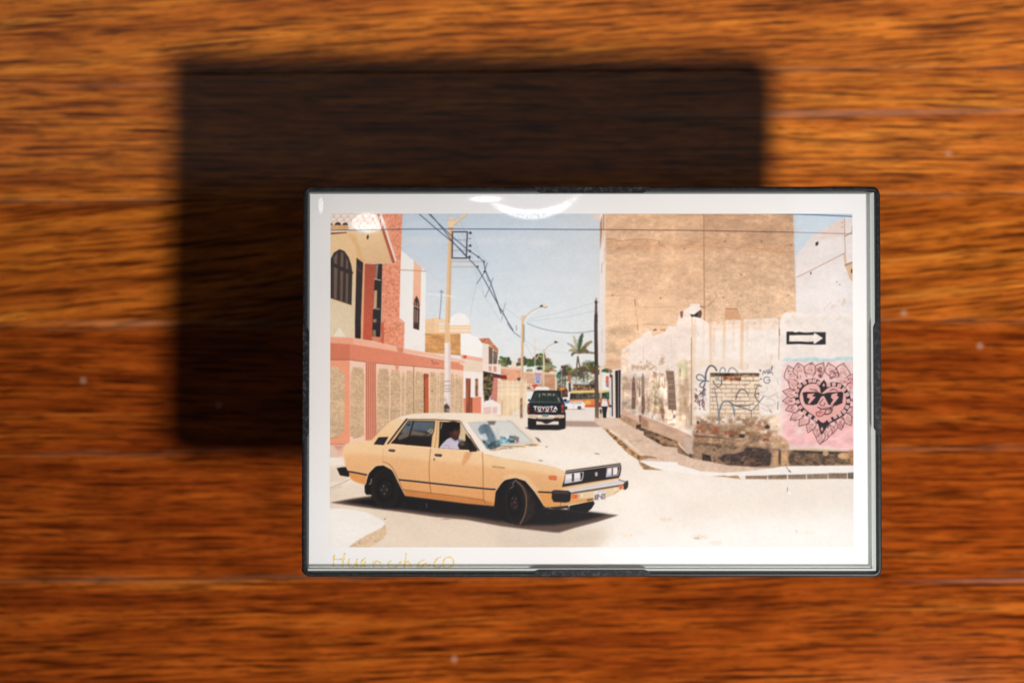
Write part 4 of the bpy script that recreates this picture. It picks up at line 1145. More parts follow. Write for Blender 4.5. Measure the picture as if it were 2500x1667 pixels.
    # body shell
    body = ('G: 262 240 275 180 300 142 345 118 640 78 D: 660 1530 760 1420 860 1318 950 1265 1010 1246 1190 1205 1400 1195 1640 1188 1900 1192 2120 1198 2352 1232 '
            'E: 0 1240 100 1252 160 1275 300 1390 480 1560 H: 540 135 620 152 850 184 1050 206 1250 240 1420 284 1560 336 1592 368 1602 440 1590 520 1560 582 1650 610 1640 700 1500 790 1240 868 1000 905 800 940 592 952 '
            'H: 575 930 450 736 330 598 200 566 60 592 0 648 G: 2330 690 2290 745 2272 938 1900 906 1440 850 1088 808 1000 640 920 482 800 405 700 418 600 520 560 668 470 645 400 618 345 560 300 440')
    fill(body, (243, 209, 165), grad=((231, 174, 116), 'G: 1300 200 1260 800'), tex=(('fine', .03),))
    # side shading: pale shoulder, deeper flank
    fill('G: 262 240 300 142 345 118 640 78 900 100 1425 170 2100 225 2352 300 H: 0 310 300 350 700 425 850 490 830 560 H: 400 470 0 440 G: 2352 440 2120 405 1400 332 640 262 265 255', (242, 208, 164), a=.7, blur=2.5, setid=False)
    fill('G: 265 262 640 270 1400 345 2120 415 2352 450 H: 400 485 640 520 H: 800 560 810 690 H: 690 740 510 740 G: 2280 700 1010 590 900 440 800 380 700 385 580 500 330 480 290 430', (230, 176, 122), a=.45, blur=4, setid=False)
    fill('G: 330 500 570 545 560 668 470 645 400 618 345 560', (228, 160, 92), blur=.8)
    fill('G: 1010 612 1410 650 2280 740 2272 938 1900 906 1440 850 1088 808', (233, 172, 112), a=.8, blur=1.5)
    fill('G: 1060 730 1430 772 2130 862 2272 905 2272 938 1900 906 1440 850 1088 808', (212, 142, 80), blur=.8)
    fill('H: 510 765 690 765 690 890 800 905 800 940 592 952 575 930', (234, 168, 96), blur=.8)
    fill('H: 20 560 120 520 240 515 360 560 470 680 520 740 450 736 330 598 200 566 60 592', (240, 204, 158), a=.8, blur=1.5, setid=False)
    # wheels and dark openings
    fill('G: 548 690 570 640 600 520 700 420 800 412 920 480 1000 640 1085 800 1060 880 960 940 640 850 640 800 575 802 552 770', (30, 26, 27))
    ell('G', 820, 722, 186, 262, (41, 37, 37), rot=-.08, setid=True)
    ell('G', 822, 722, 160, 232, (35, 32, 32), rot=-.08)
    line('G: 700 560 655 700 690 860 770 950', 7, (66, 60, 60), .7, sm=True)
    ell('G', 822, 736, 112, 152, (24, 22, 23), rot=-.08)
    ell('G', 825, 736, 92, 128, (36, 33, 33), rot=-.08)
    ell('G', 812, 738, 48, 66, (48, 45, 44))
    for x, y in ((800, 682), (770, 735), (845, 730), (812, 788)):
        ell('G', x, y, 9, 10, (130, 126, 122))
    ell('G', 870, 650, 6, 8, (120, 110, 100))
    line('G: 640 590 630 650 608 662', 10, (206, 190, 176), .9)
    fill('G: 2270 940 2290 740 2352 650 H: 0 655 60 598 200 570 330 612 450 750 595 955 480 1000 300 1195 100 1160 0 1100 G: 2352 1080', (28, 25, 27))
    fill('H: 200 595 300 660 400 760 465 900 462 1010 400 1110 250 1196 330 1080 350 900 320 720', (52, 42, 38), tex=(('rough', .2),))
    ell('H', 208, 890, 146, 305, (46, 38, 35), rot=-.06, setid=True)
    line('H: 210 610 290 690 335 800 345 920 322 1060 262 1180', 15, (150, 118, 92), .9, sm=True)
    line('H: 250 620 330 720 372 860', 8, (112, 90, 76), .8, sm=True)
    ell('H', 195, 895, 120, 262, (33, 29, 29), rot=-.06)
    ell('H', 190, 905, 90, 180, (22, 20, 21), rot=-.05)
    ell('H', 188, 905, 58, 110, (40, 36, 36))
    ell('H', 192, 892, 15, 20, (130, 56, 60))
    for x, y in ((162, 840), (150, 912), (186, 960), (215, 945), (205, 845)):
        ell('H', x, y, 7, 9, (124, 120, 118))
    line('H: 205 590 165 640 170 680 125 712', 7, (190, 186, 190), .85)
    fill('H: 915 935 1245 868 1250 905 1210 970 1150 1018 1000 1002 920 990', (29, 26, 29))
    fill('H: 600 960 900 930 920 985 800 978 700 985', (48, 40, 38), a=.9)
    fill('H: 640 962 750 985 640 972', (206, 200, 196), a=.8)
    fill('H: 790 980 870 966 912 975 880 985', (216, 212, 208), a=.85)
    # roof and pillars
    fill('D: 860 1318 950 1265 1010 1246 1190 1205 1400 1195 1640 1188 1900 1192 2120 1198 2352 1232 E: 0 1240 100 1252 160 1275 H: 0 -150 E: 60 1300 D: 2352 1290 1910 1314 1820 1302 1480 1278 1105 1276 1060 1290', (243, 229, 210), blur=.5)
    fill('D: 640 1550 760 1420 860 1318 950 1265 1060 1280 1090 1290 G: 860 120 800 118 640 80', (241, 216, 180), grad=((240, 200, 150), 'D: 1000 1260 G: 700 100'))
    line('D: 1010 1250 1190 1208 1640 1192 2120 1202 2352 1236', 5, (200, 170, 136), .5, sm=True)
    line('D: 640 1552 760 1422 880 1310 1010 1248', 6, (150, 110, 76), .6, sm=True)
    # windows
    fill('D: 1108 1282 1480 1284 1800 1300 1870 1350 G: 2075 215 1900 205 1525 182 1425 172 870 124', (238, 198, 144))
    line('D: 1102 1282 1480 1282 1800 1298 1850 1330 G: 2062 210', 10, (72, 58, 52), .95, sm=False)
    line('D: 1104 1280 1010 1400 G: 858 122', 20, (52, 44, 42))
    line('D: 1120 1292 1040 1400 G: 890 116', 11, (236, 196, 140))
    fill('D: 1118 1304 1482 1306 1462 1450 G: 1445 12 1428 165 1110 140 892 120 D: 950 1540 1020 1440', (58, 62, 66), grad=((40, 34, 34), 'D: 1200 1320 1190 1560'))
    fill('D: 1118 1306 1480 1308 1466 1430 1380 1445 1180 1420 1020 1470', (112, 130, 142), a=.85, blur=1.2, tex=(('soft', .3),))
    fill('D: 985 1520 1080 1440 1180 1425 1300 1450 1440 1480 1440 1500 1300 1500 1180 1490 1000 1560', (146, 132, 116), a=.7, blur=1.0)
    fill('D: 1380 1430 1462 1390 1452 1470 1400 1470', (216, 196, 166), a=.75, blur=.6)
    line('D: 1330 1496 1400 1460 1462 1390', 8, (46, 40, 40), .9)
    fill('D: 1100 1340 1150 1330 1160 1365 1110 1372', (50, 66, 78), a=.8, blur=.6)
    line('D: 1195 1306 1150 1470 G: 1108 140', 17, (36, 32, 34))
    line('D: 1118 1304 1482 1306', 8, (30, 28, 30), .9)
    fill('D: 1548 1312 1808 1322 1832 1350 G: 2048 205 1790 196 1530 180', (34, 28, 30))
    fill('D: 1815 1330 1850 1370 1950 1530 1880 1568 1790 1568 1800 1440', (228, 204, 166), a=.95)
    fill('D: 1560 1325 1580 1320 1565 1400 1550 1420', (206, 190, 170), a=.8, blur=.6)
    ell('D', 1735, 1425, 80, 116, (74, 46, 40), blur=.8)
    ell('D', 1715, 1375, 90, 70, (30, 24, 26), blur=1.2)
    fill('D: 1640 1400 1650 1340 1720 1310 1800 1325 1818 1400 1790 1370 1700 1365 1670 1420', (30, 24, 26), blur=.8)
    fill('D: 1630 1420 1660 1400 1680 1480 1660 1560 1640 1560', (34, 26, 28), a=.9, blur=.8)
    ell('D', 1755, 1455, 36, 46, (112, 70, 58), a=.7, blur=1.4)
    ell('D', 1770, 1425, 22, 8, (50, 30, 28), a=.7, blur=.6)
    line('D: 1755 1505 1800 1500', 7, (60, 36, 34), .7)
    fill('G: 1536 178 1580 120 1640 60 1690 38 1750 80 1800 60 1855 70 1830 120 1800 195', (206, 200, 216))
    fill('G: 1690 38 1750 80 1790 60 1780 20 1700 20', (80, 50, 42), a=.8, blur=.6)
    line('G: 1610 140 1660 150 1672 188', 7, (140, 130, 150), .8, sm=True)
    line('G: 1690 60 1750 95 1800 80', 6, (150, 140, 160), .7, sm=True)
    fill('G: 1780 60 1860 68 1840 100 1800 110', (90, 100, 120), a=.7, blur=.8)
    fill('D: 1886 1462 1960 1560 G: 1975 125 1885 95', (36, 28, 30))
    fill('D: 1484 1288 1542 1300 1536 1568 G: 1527 182 1428 172 1448 10 D: 1466 1450', (238, 200, 148))
    line('D: 1516 1290 1500 1500 G: 1476 175', 7, (150, 112, 70), .8)
    line('D: 1545 1312 1538 1568 G: 1530 180', 9, (60, 46, 40), .9)
    line('D: 1480 1306 1465 1440 G: 1442 20 1428 165', 8, (70, 54, 46), .8)
    fill('G: 733 40 862 34 800 142 668 132', (32, 30, 34))
    fill('G: 745 52 842 46 795 128 690 122', (48, 50, 58), a=.8)
    line('G: 720 100 780 96', 5, (120, 124, 130), .5)
    # windscreen
    fill('D: 1905 1316 2352 1292 E: 0 1292 110 1298 150 1310 260 1420 440 1568 H: 430 95 300 118 0 150 G: 2352 165 2220 200 2160 185 D: 1930 1360', (206, 208, 206))
    fill('D: 2130 1330 2352 1310 E: 0 1310 120 1320 300 1480 400 1568 H: 380 90 0 120 G: 2352 110 2260 120', (222, 222, 216), a=.8, blur=2, setid=False)
    fill('D: 2055 1410 2080 1360 2140 1335 2200 1345 2235 1420 2290 1520 2300 1568 G: 2310 80 2250 130 2180 90 D: 2130 1530 2080 1470', (98, 122, 138), a=.9, blur=1.0, tex=(('streak', .4),))
    fill('D: 2170 1300 2290 1300 2270 1350 2200 1350', (110, 106, 106), a=.85, blur=.8)
    fill('D: 2060 1490 2150 1460 2190 1540 2120 1568', (232, 234, 232), a=.8, blur=1)
    fill('G: 2100 60 2200 110 2352 60 2352 150 2230 195 2160 180', (70, 100, 112), a=.85, blur=1.2, tex=(('rough', .8),))
    fill('H: 0 20 60 30 110 10 240 30 235 100 100 110 0 115', (84, 118, 130), a=.85, blur=1.0, tex=(('rough', 1.0),))
    fill('H: 60 0 120 0 110 60 70 60', (232, 234, 236), a=.85, blur=.8)
    fill('H: 180 0 240 40 240 100 180 90', (150, 130, 122), a=.8, blur=.8)
    fill('H: 185 70 205 70 205 100 185 100', (240, 230, 220), a=.8, blur=.4)
    for i in range(24):
        x, y = rnd(2180, 2320), rnd(1380, 1560)
        tl('D', [(x, y), (x + 30, y + 60)], 5, (150, 168, 178), .4)
    fill('D: 1820 1306 1908 1316 1990 1440 G: 2170 190 2205 205 2080 216 1950 10 D: 1870 1400', (243, 233, 224))
    line('D: 1830 1316 1890 1420 1990 1568 G: 2075 212', 7, (96, 74, 60), .9)
    fill('E: 60 1268 160 1272 300 1390 480 1560 H: 545 140 500 120 430 95 E: 260 1420 140 1305', (238, 222, 208))
    line('E: 90 1290 150 1308 260 1420 430 1568', 7, (176, 160, 146), .8)
    fill('H: 455 26 510 50 538 98 500 85', (112, 92, 92))
    fill('H: 455 26 500 40 520 70 470 40', (170, 150, 140), a=.7)
    # bonnet
    fill('G: 2075 215 2210 202 2352 168 H: 0 150 330 148 540 138 620 152 850 184 1050 206 1250 240 1420 284 1560 336 1592 368 870 468 852 490 700 425 300 352 0 312 G: 2352 305 2120 252', (244, 232, 216), blur=.8)
    fill('H: 300 170 850 190 1400 300 1500 370 900 450 600 380', (247, 240, 231), a=.8, blur=6, setid=False)
    line('G: 2120 252 2352 306 H: 300 352 700 425 852 492', 6, (214, 178, 134), .7, sm=True)
    fill('H: 310 130 420 118 505 130 470 150 340 146', (176, 156, 128), a=.8, blur=.6, tex=(('rough', .4),))
    fill('G: 2200 205 2352 172 H: 0 160 180 155 330 152 180 180 0 192 G: 2352 205 2260 215', (188, 166, 134), a=.75, blur=.8, tex=(('rough', .4),))
    line('G: 2210 200 2352 150 H: 0 150 300 152 325 165', 9, (120, 100, 80), .7)
    fill('H: 502 330 565 338 560 348 510 342', (150, 132, 120))
    line('H: 1255 242 1305 250', 9, (110, 90, 80), .9)
    line('H: 600 155 620 158', 8, (110, 90, 80), .9)
    # details on the flank
    for s in ('G: 328 492 450 512 572 536', 'G: 1010 600 1200 618 1406 640', 'G: 1420 642 1800 680 2112 710', 'G: 2125 712 2280 722', 'H: 510 752 684 760'):
        line(s, 21, (46, 40, 40), .97)
        pz = pt(s) + np.array([0, -14 * K])
        line(pz, 7, (236, 206, 176), .7)
    for s in ('G: 1424 182 1405 400 1412 640 1432 772', 'G: 2108 228 2120 420 2122 700 2132 862 2155 905', 'G: 790 368 840 380 905 425 975 545 1062 740', 'G: 1065 732 1430 774 1800 815 2130 862'):
        line(s, 7, (130, 82, 44), .85, sm=True)
    line('G: 792 180 790 360', 5, (206, 156, 106), .7)
    fill('G: 862 205 880 196 950 200 956 222 935 234 868 226', (92, 72, 68))
    fill('G: 1474 262 1490 255 1570 258 1578 284 1556 296 1480 286', (92, 70, 66))
    line('G: 870 192 955 194', 6, (250, 232, 206), .8)
    line('G: 1480 250 1580 250', 6, (250, 232, 206), .8)
    fill('G: 1464 315 1482 318 1474 348 1464 342', (80, 60, 50))
    fill('G: 1880 230 1980 225 1930 330 1850 420 1840 360', (222, 160, 106), a=.7, blur=1.2, setid=False)
    line('G: 880 128 1425 178 2080 232', 9, (248, 226, 196), .8)
    # mirror
    ell('G', 1862, 142, 76, 58, (50, 42, 40), setid=True)
    ell('G', 1840, 120, 34, 26, (120, 104, 92), a=.9, blur=1.6)
    fill('G: 1915 130 1960 150 1990 125 2030 200 2040 222 1945 228 1930 200', (44, 38, 38))
    fill('G: 1935 160 1965 145 1975 175 1950 185', (20, 18, 20))
    # arch lips
    line('G: 562 660 600 525 692 425 800 404 915 478 1000 640 1084 802', 10, (226, 196, 166), .85, sm=True)
    line('G: 2288 748 2330 690 2352 655 H: 60 596 200 568 335 602 452 742 580 940', 10, (234, 204, 172), .9, sm=True)
    fill('G: 180 452 240 438 300 436 330 500 346 522 340 566 222 546 205 510', (36, 35, 39))
    line('G: 182 450 298 434', 9, (120, 112, 108), .7)
    text('G', 'DATSUN', 2248, 414, 2404, 432, 14, 8, 6, (120, 90, 66), .75)
    # face
    fill('H: 868 470 1592 368 1600 400 1602 440 1590 520 1560 582 815 692 842 600', (60, 50, 50))
    line('H: 868 474 1240 424 1590 374', 9, (74, 60, 58))
    line('H: 864 488 1240 438 1590 388', 11, (216, 204, 196), .95)
    fill('H: 868 506 1590 400 1596 432 1560 560 820 668 850 590', (42, 37, 41))
    for k in range(6):
        tl('H', [(1105, 505 + k * 22), (1405, 460 + k * 20)], 5, (74, 66, 68), .7)
    fill('H: 862 512 1104 484 1100 555 1082 605 845 646', (218, 218, 222))
    fill('H: 874 520 1092 494 1088 552 1072 594 858 632', (58, 52, 56))
    fill('H: 872 524 945 512 950 545 945 618 858 630', (240, 233, 228))
    fill('H: 976 508 1055 498 1062 550 1058 600 976 612', (240, 234, 230))
    fill('H: 860 590 945 575 945 618 858 630', (206, 204, 216), a=.8, blur=.8)
    fill('H: 976 575 1060 562 1058 600 976 612', (206, 204, 216), a=.8, blur=.8)
    fill('H: 1412 432 1588 408 1580 470 1562 535 1398 558', (216, 214, 218))
    fill('H: 1420 440 1580 418 1570 470 1555 525 1408 546', (62, 54, 58))
    fill('H: 1422 442 1476 434 1474 530 1410 542', (240, 234, 230))
    fill('H: 1492 432 1552 424 1556 470 1548 518 1490 528', (240, 234, 230))
    fill('H: 1415 505 1474 495 1474 530 1410 542', (206, 204, 218), a=.8, blur=.8)
    ell('H', 1480, 452, 7, 20, (150, 90, 66))
    fill('H: 1254 492 1286 488 1286 540 1258 544', (228, 224, 218))
    line('H: 1270 495 1271 538', 6, (110, 100, 96), .8)
    fill('H: 812 692 1560 562 1602 582 900 720 800 716', (238, 196, 138))
    line('H: 815 690 1200 622 1560 566', 6, (200, 150, 100), .8)
    # bumper
    fill('H: 790 735 1180 655 1560 584 1652 612 1645 650 1200 720 945 762', (236, 229, 224), blur=.4)
    fill('H: 830 730 1560 596 1640 618 1640 628 1200 695 940 738', (214, 206, 206), a=.8, blur=1)
    fill('H: 942 756 1200 716 1642 644 1642 668 1200 742 942 780', (112, 94, 82), blur=.5)
    fill('H: 930 782 1240 736 1640 668 1625 720 1520 742 1500 790 1400 810 1240 838 930 856', (236, 212, 176), blur=.4)
    fill('H: 930 850 1240 832 1240 868 1000 905 800 940 800 892 900 880', (232, 170, 102), blur=.5)
    fill('H: 1140 850 1230 830 1236 850 1160 876', (120, 80, 50), a=.8, blur=.6)
    fill('H: 684 742 720 728 900 735 938 760 932 850 918 880 870 893 705 886 680 836', (42, 38, 39), blur=.3)
    fill('H: 700 745 890 742 915 765 900 775 700 770', (96, 84, 76), a=.8, blur=1)
    fill('H: 1638 630 1690 602 1698 640 1690 690 1660 722 1632 715', (66, 56, 54))
    line('H: 1570 588 1650 612 1690 604', 8, (56, 48, 54), .9)
    fill('H: 945 786 1022 782 1018 838 945 845', (240, 106, 46))
    fill('H: 952 800 985 798 985 836 952 838', (250, 140, 70), a=.8, blur=.5)
    fill('H: 1022 782 1055 780 1052 832 1020 838', (206, 176, 150))
    fill('H: 1060 785 1095 782 1095 815 1062 818', (244, 232, 220), a=.8, blur=.5)
    fill('H: 1572 664 1620 654 1622 708 1576 716', (226, 122, 74))
    fill('H: 1505 700 1545 690 1545 735 1510 745', (240, 228, 214), a=.8, blur=.5)
    fill('H: 1242 748 1392 722 1400 862 1238 892', (238, 232, 229))
    text('H', 'ASP-623', 1252, 788, 1392, 770, 66, 4, 8, (92, 78, 84), .95)
    line('H: 1290 752 1350 742', 8, (170, 150, 160), .7)
    ell('H', 1372, 738, 6, 6, (80, 70, 76))
    fill('H: 636 548 660 538 740 542 748 570 735 598 648 588', (150, 90, 56))
    fill('H: 642 552 662 544 735 548 742 572 730 592 650 582', (244, 130, 66))
    for x in (672, 700, 722):
        tl('H', [(x, 548), (x, 590)], 6, (200, 80, 40), .5)
    line('H: 804 895 800 940', 6, (110, 76, 46), .8)

    region('corner_kerb')
    fill('G: 75 985 250 985 400 1000 560 1030 680 1080 790 1140 824 1185 780 1232 700 1275 560 1342 440 1420 330 1500 320 1520 75 1520', (242, 236, 230), blur=.6, tex=(('fine', .02),))
    fill('G: 824 1195 848 1290 800 1380 700 1440 600 1495 440 1520 320 1520 400 1445 560 1345 780 1236', (221, 194, 162), blur=.7, tex=(('rough', .08),))
    ell('G', 822, 1118, 10, 6, (90, 70, 60), rot=-.5)
    for x, y in ((430, 1462), (745, 1385), (480, 1440)):
        ell('G', x, y, 8, 8, (150, 110, 84), a=.7)
    # mild print softness, slightly faded colour and grain
    CAN[:] = gblur(CAN, 0.75)
    lum = CAN @ np.array([.3, .59, .11], np.float32)
    CAN[:] = CAN * .94 + lum[..., None] * .06 + np.array([1.5, .3, .8], np.float32)
    CAN[:] *= (1 + .012 * NOI['mottle'] + .012 * NOI['rough'])[..., None]
    CAN[:] = 255.0 * (np.clip(CAN, 0, 255) / 255.0) ** 1.13
    g = gblur(np.random.RandomState(5).randn(H, W).astype(np.float32), .6)[..., None] * 2.2
    g = g + .8 * gblur(np.random.RandomState(6).randn(H, W, 3).astype(np.float32), .6)
    mid = 0.5 + 2.0 * (lum / 255.0) * (1 - lum / 255.0)
    CAN[:] = np.clip(CAN + g * 1.7 * mid[..., None], 0, 255)
# ---------------------------------------------------------------- node helpers
def material(name):
    m = bpy.data.materials.new(name)
    m.use_nodes = True
    nt = m.node_tree
    return m, nt, nt.nodes, nt.links, nt.nodes['Principled BSDF']


def N(nodes, kind, **kw):
    n = nodes.new(kind)
    for k, v in kw.items():
        if k in n.inputs:
            n.inputs[k].default_value = v
        else:
            setattr(n, k, v)
    return n


def ramp(nodes, stops, interp='LINEAR'):
    r = nodes.new('ShaderNodeValToRGB')
    r.color_ramp.interpolation = interp
    e = r.color_ramp.elements
    while len(e) < len(stops):
        e.new(0.5)
    for i, (p, c) in enumerate(stops):
        e[i].position = p
        e[i].color = (c[0], c[1], c[2], 1) if not isinstance(c, float) else (c, c, c, 1)
    return r


def math_n(nodes, links, op, a, b=None):
    n = nodes.new('ShaderNodeMath')
    n.operation = op
    for i, v in enumerate((a, b)):
        if v is None:
            continue
        if isinstance(v, (int, float)):
            n.inputs[i].default_value = v
        else:
            links.new(v, n.inputs[i])
    return n.outputs[0]


def mixc(nodes, links, fac, a, b, mode='MIX'):
    n = nodes.new('ShaderNodeMix')
    n.data_type = 'RGBA'
    n.blend_type = mode
    n.clamp_factor = True
    for sock, v in ((n.inputs[0], fac), (n.inputs[6], a), (n.inputs[7], b)):
        if isinstance(v, (int, float)):
            sock.default_value = v
        elif isinstance(v, tuple):
            sock.default_value = (v[0], v[1], v[2], 1)
        else:
            links.new(v, sock)
    return n.outputs[2]


def mesh_obj(name, verts, faces, mat, parent=None, smooth=False):
    me = bpy.data.meshes.new(name)
    me.from_pydata([tuple(v) for v in verts], [], faces)
    me.validate()
    me.update()
    if mat:
        me.materials.append(mat)
    if smooth:
        me.shade_smooth()
    o = bpy.data.objects.new(name, me)
    COL.objects.link(o)
    if parent:
        o.parent = parent
    return o


def empty(name, loc, label, cat):
    o = bpy.data.objects.new(name, None)
    COL.objects.link(o)
    o.location = loc
    o.empty_display_size = 0.02
    o['label'] = label
    o['category'] = cat
    return o


# ---------------------------------------------------------------- wooden strip floor
def wood_material():
    m, nt, n, l, p = material('varnished_red_oak')
    tc = N(n, 'ShaderNodeTexCoord')
    oi = N(n, 'ShaderNodeObjectInfo')
    at = N(n, 'ShaderNodeAttribute', attribute_type='OBJECT', attribute_name='grain')     # per plank offset
    atw = N(n, 'ShaderNodeAttribute', attribute_type='OBJECT', attribute_name='warm')
    off = N(n, 'ShaderNodeCombineXYZ')
    l.new(at.outputs['Fac'], off.inputs[0])
    l.new(at.outputs['Fac'], off.inputs[2])
    add = N(n, 'ShaderNodeVectorMath', operation='ADD')
    l.new(tc.outputs['Object'], add.inputs[0])
    l.new(off.outputs[0], add.inputs[1])
    # slow bend of the grain
    wn = N(n, 'ShaderNodeTexNoise', Scale=7.0, Detail=2.0, Roughness=0.5)
    l.new(add.outputs[0], wn.inputs['Vector'])
    wsub = math_n(n, l, 'SUBTRACT', wn.outputs['Fac'], 0.5)
    wmul = math_n(n, l, 'MULTIPLY', wsub, 0.0045)
    sep = N(n, 'ShaderNodeSeparateXYZ')
    l.new(add.outputs[0], sep.inputs[0])
    ang = N(n, 'ShaderNodeAttribute', attribute_type='OBJECT', attribute_name='slope')
    skew = math_n(n, l, 'MULTIPLY', sep.outputs[0], ang.outputs['Fac'])
    yy = math_n(n, l, 'ADD', math_n(n, l, 'ADD', sep.outputs[1], wmul), skew)

    def streak(sx, sy, det, rough, dist=0.0):
        c = N(n, 'ShaderNodeCombineXYZ')
        l.new(math_n(n, l, 'MULTIPLY', sep.outputs[0], sx), c.inputs[0])
        l.new(math_n(n, l, 'MULTIPLY', yy, sy), c.inputs[1])
        l.new(sep.outputs[2], c.inputs[2])
        t = N(n, 'ShaderNodeTexNoise', Scale=1.0, Detail=det, Roughness=rough, Distortion=dist)
        l.new(c.outputs[0], t.inputs['Vector'])
        return t.outputs['Fac']

    broad = streak(12.0, 230.0, 3.0, 0.6, 0.3)       # bands of early / late wood
    rings = streak(44.0, 1000.0, 2.0, 0.6, 0.1)      # dark growth lines
    pores = streak(130.0, 2300.0, 2.0, 0.6)         # short pores
    fleck = streak(40.0, 130.0, 3.0, 0.6, 0.8)     # cloudy patches
    base = ramp(n, [(0.28, (0.45, 0.104, 0.012)), (0.46, (0.67, 0.176, 0.019)), (0.60, (0.83, 0.25, 0.026)), (0.74, (0.92, 0.35, 0.046))])
    l.new(broad, base.inputs['Fac'])
    r2 = ramp(n, [(0.33, 0.0), (0.53, 1.0)])
    l.new(rings, r2.inputs['Fac'])
    c1 = mixc(n, l, r2.outputs['Color'], (0.15, 0.036, 0.006), base.outputs['Color'])
    r3 = ramp(n, [(0.34, 0.0), (0.46, 1.0)])
    l.new(pores, r3.inputs['Fac'])
    c2 = mixc(n, l, math_n(n, l, 'ADD', math_n(n, l, 'MULTIPLY', r3.outputs['Color'], 0.75), 0.25), (0.11, 0.026, 0.005), c1)
    r4 = ramp(n, [(0.32, (0.74, 0.71, 0.68)), (0.62, (1.14, 1.14, 1.12))])
    l.new(fleck, r4.inputs['Fac'])
    c3 = mixc(n, l, 1.0, c2, r4.outputs['Color'], 'MULTIPLY')
    # redder or more golden plank
    c4 = mixc(n, l, atw.outputs['Fac'], c3, (0.46, 0.31, 0.28), 'MULTIPLY')
    # a few pale knocks and bits of dust on the varnish
    vor = N(n, 'ShaderNodeTexVoronoi', voronoi_dimensions='2D', Scale=22.0)
    l.new(add.outputs[0], vor.inputs['Vector'])
    d = ramp(n, [(0.012, 1.0), (0.032, 0.0)])
    l.new(vor.outputs['Distance'], d.inputs['Fac'])
    sv = N(n, 'ShaderNodeSeparateColor')
    l.new(vor.outputs['Color'], sv.inputs[0])
    few = math_n(n, l, 'GREATER_THAN', sv.outputs[0], 0.78)
    dust = math_n(n, l, 'MULTIPLY', math_n(n, l, 'MULTIPLY', d.outputs['Color'], few), 0.32)
    c5 = mixc(n, l, dust, c4, (0.66, 0.42, 0.27))
    # long faint scratches
    ms = N(n, 'ShaderNodeMapping')
    ms.inputs['Rotation'].default_value = (0, 0, 0.9)
    ms.inputs['Scale'].default_value = (3, 190, 1)
    l.new(add.outputs[0], ms.inputs['Vector'])
    sn = N(n, 'ShaderNodeTexNoise', Scale=1.0, Detail=1.0)
    l.new(ms.outputs[0], sn.inputs['Vector'])
    sr = ramp(n, [(0.74, 0.0), (0.79, 1.0)])
    l.new(sn.outputs['Fac'], sr.inputs['Fac'])
    c6 = mixc(n, l, math_n(n, l, 'MULTIPLY', sr.outputs['Color'], 0.22), c5, (0.55, 0.36, 0.25))
    # worn pale finish along the seams
    edge = math_n(n, l, 'ABSOLUTE', tc.outputs['Object'])
    se = N(n, 'ShaderNodeSeparateXYZ')
    l.new(tc.outputs['Object'], se.inputs[0])
    ay = math_n(n, l, 'ABSOLUTE', se.outputs[1])
    er = ramp(n, [(0.0, 0.0), (1.0, 1.0)])
    mr = N(n, 'ShaderNodeMapRange')
    mr.inputs['From Min'].default_value = 0.01760
    mr.inputs['From Max'].default_value = 0.01905
    l.new(ay, mr.inputs['Value'])
    en = N(n, 'ShaderNodeTexNoise', Scale=38.0, Detail=3.0)
    l.new(add.outputs[0], en.inputs['Vector'])
    enr = ramp(n, [(0.42, 0.0), (0.62, 1.0)])
    l.new(en.outputs['Fac'], enr.inputs['Fac'])
    wear = math_n(n, l, 'MULTIPLY', math_n(n, l, 'MULTIPLY', mr.outputs[0], enr.outputs['Color']), 0.28)
    c7 = mixc(n, l, wear, c6, (0.42, 0.26, 0.15))
    l.new(c7, p.inputs['Base Color'])
    # varnish: uneven gloss and a little relief along the grain
    rr = N(n, 'ShaderNodeMapRange')
    rr.inputs['To Min'].default_value = 0.03
    rr.inputs['To Max'].default_value = 0.06
    l.new(fleck, rr.inputs['Value'])
    l.new(rr.outputs[0], p.inputs['Roughness'])
    p.inputs['Specular IOR Level'].default_value = 0.25
    bp = N(n, 'ShaderNodeBump', Strength=0.012, Distance=0.00025)
    l.new(math_n(n, l, 'ADD', pores, rings), bp.inputs['Height'])
    l.new(bp.outputs[0], p.inputs['Normal'])
    return m


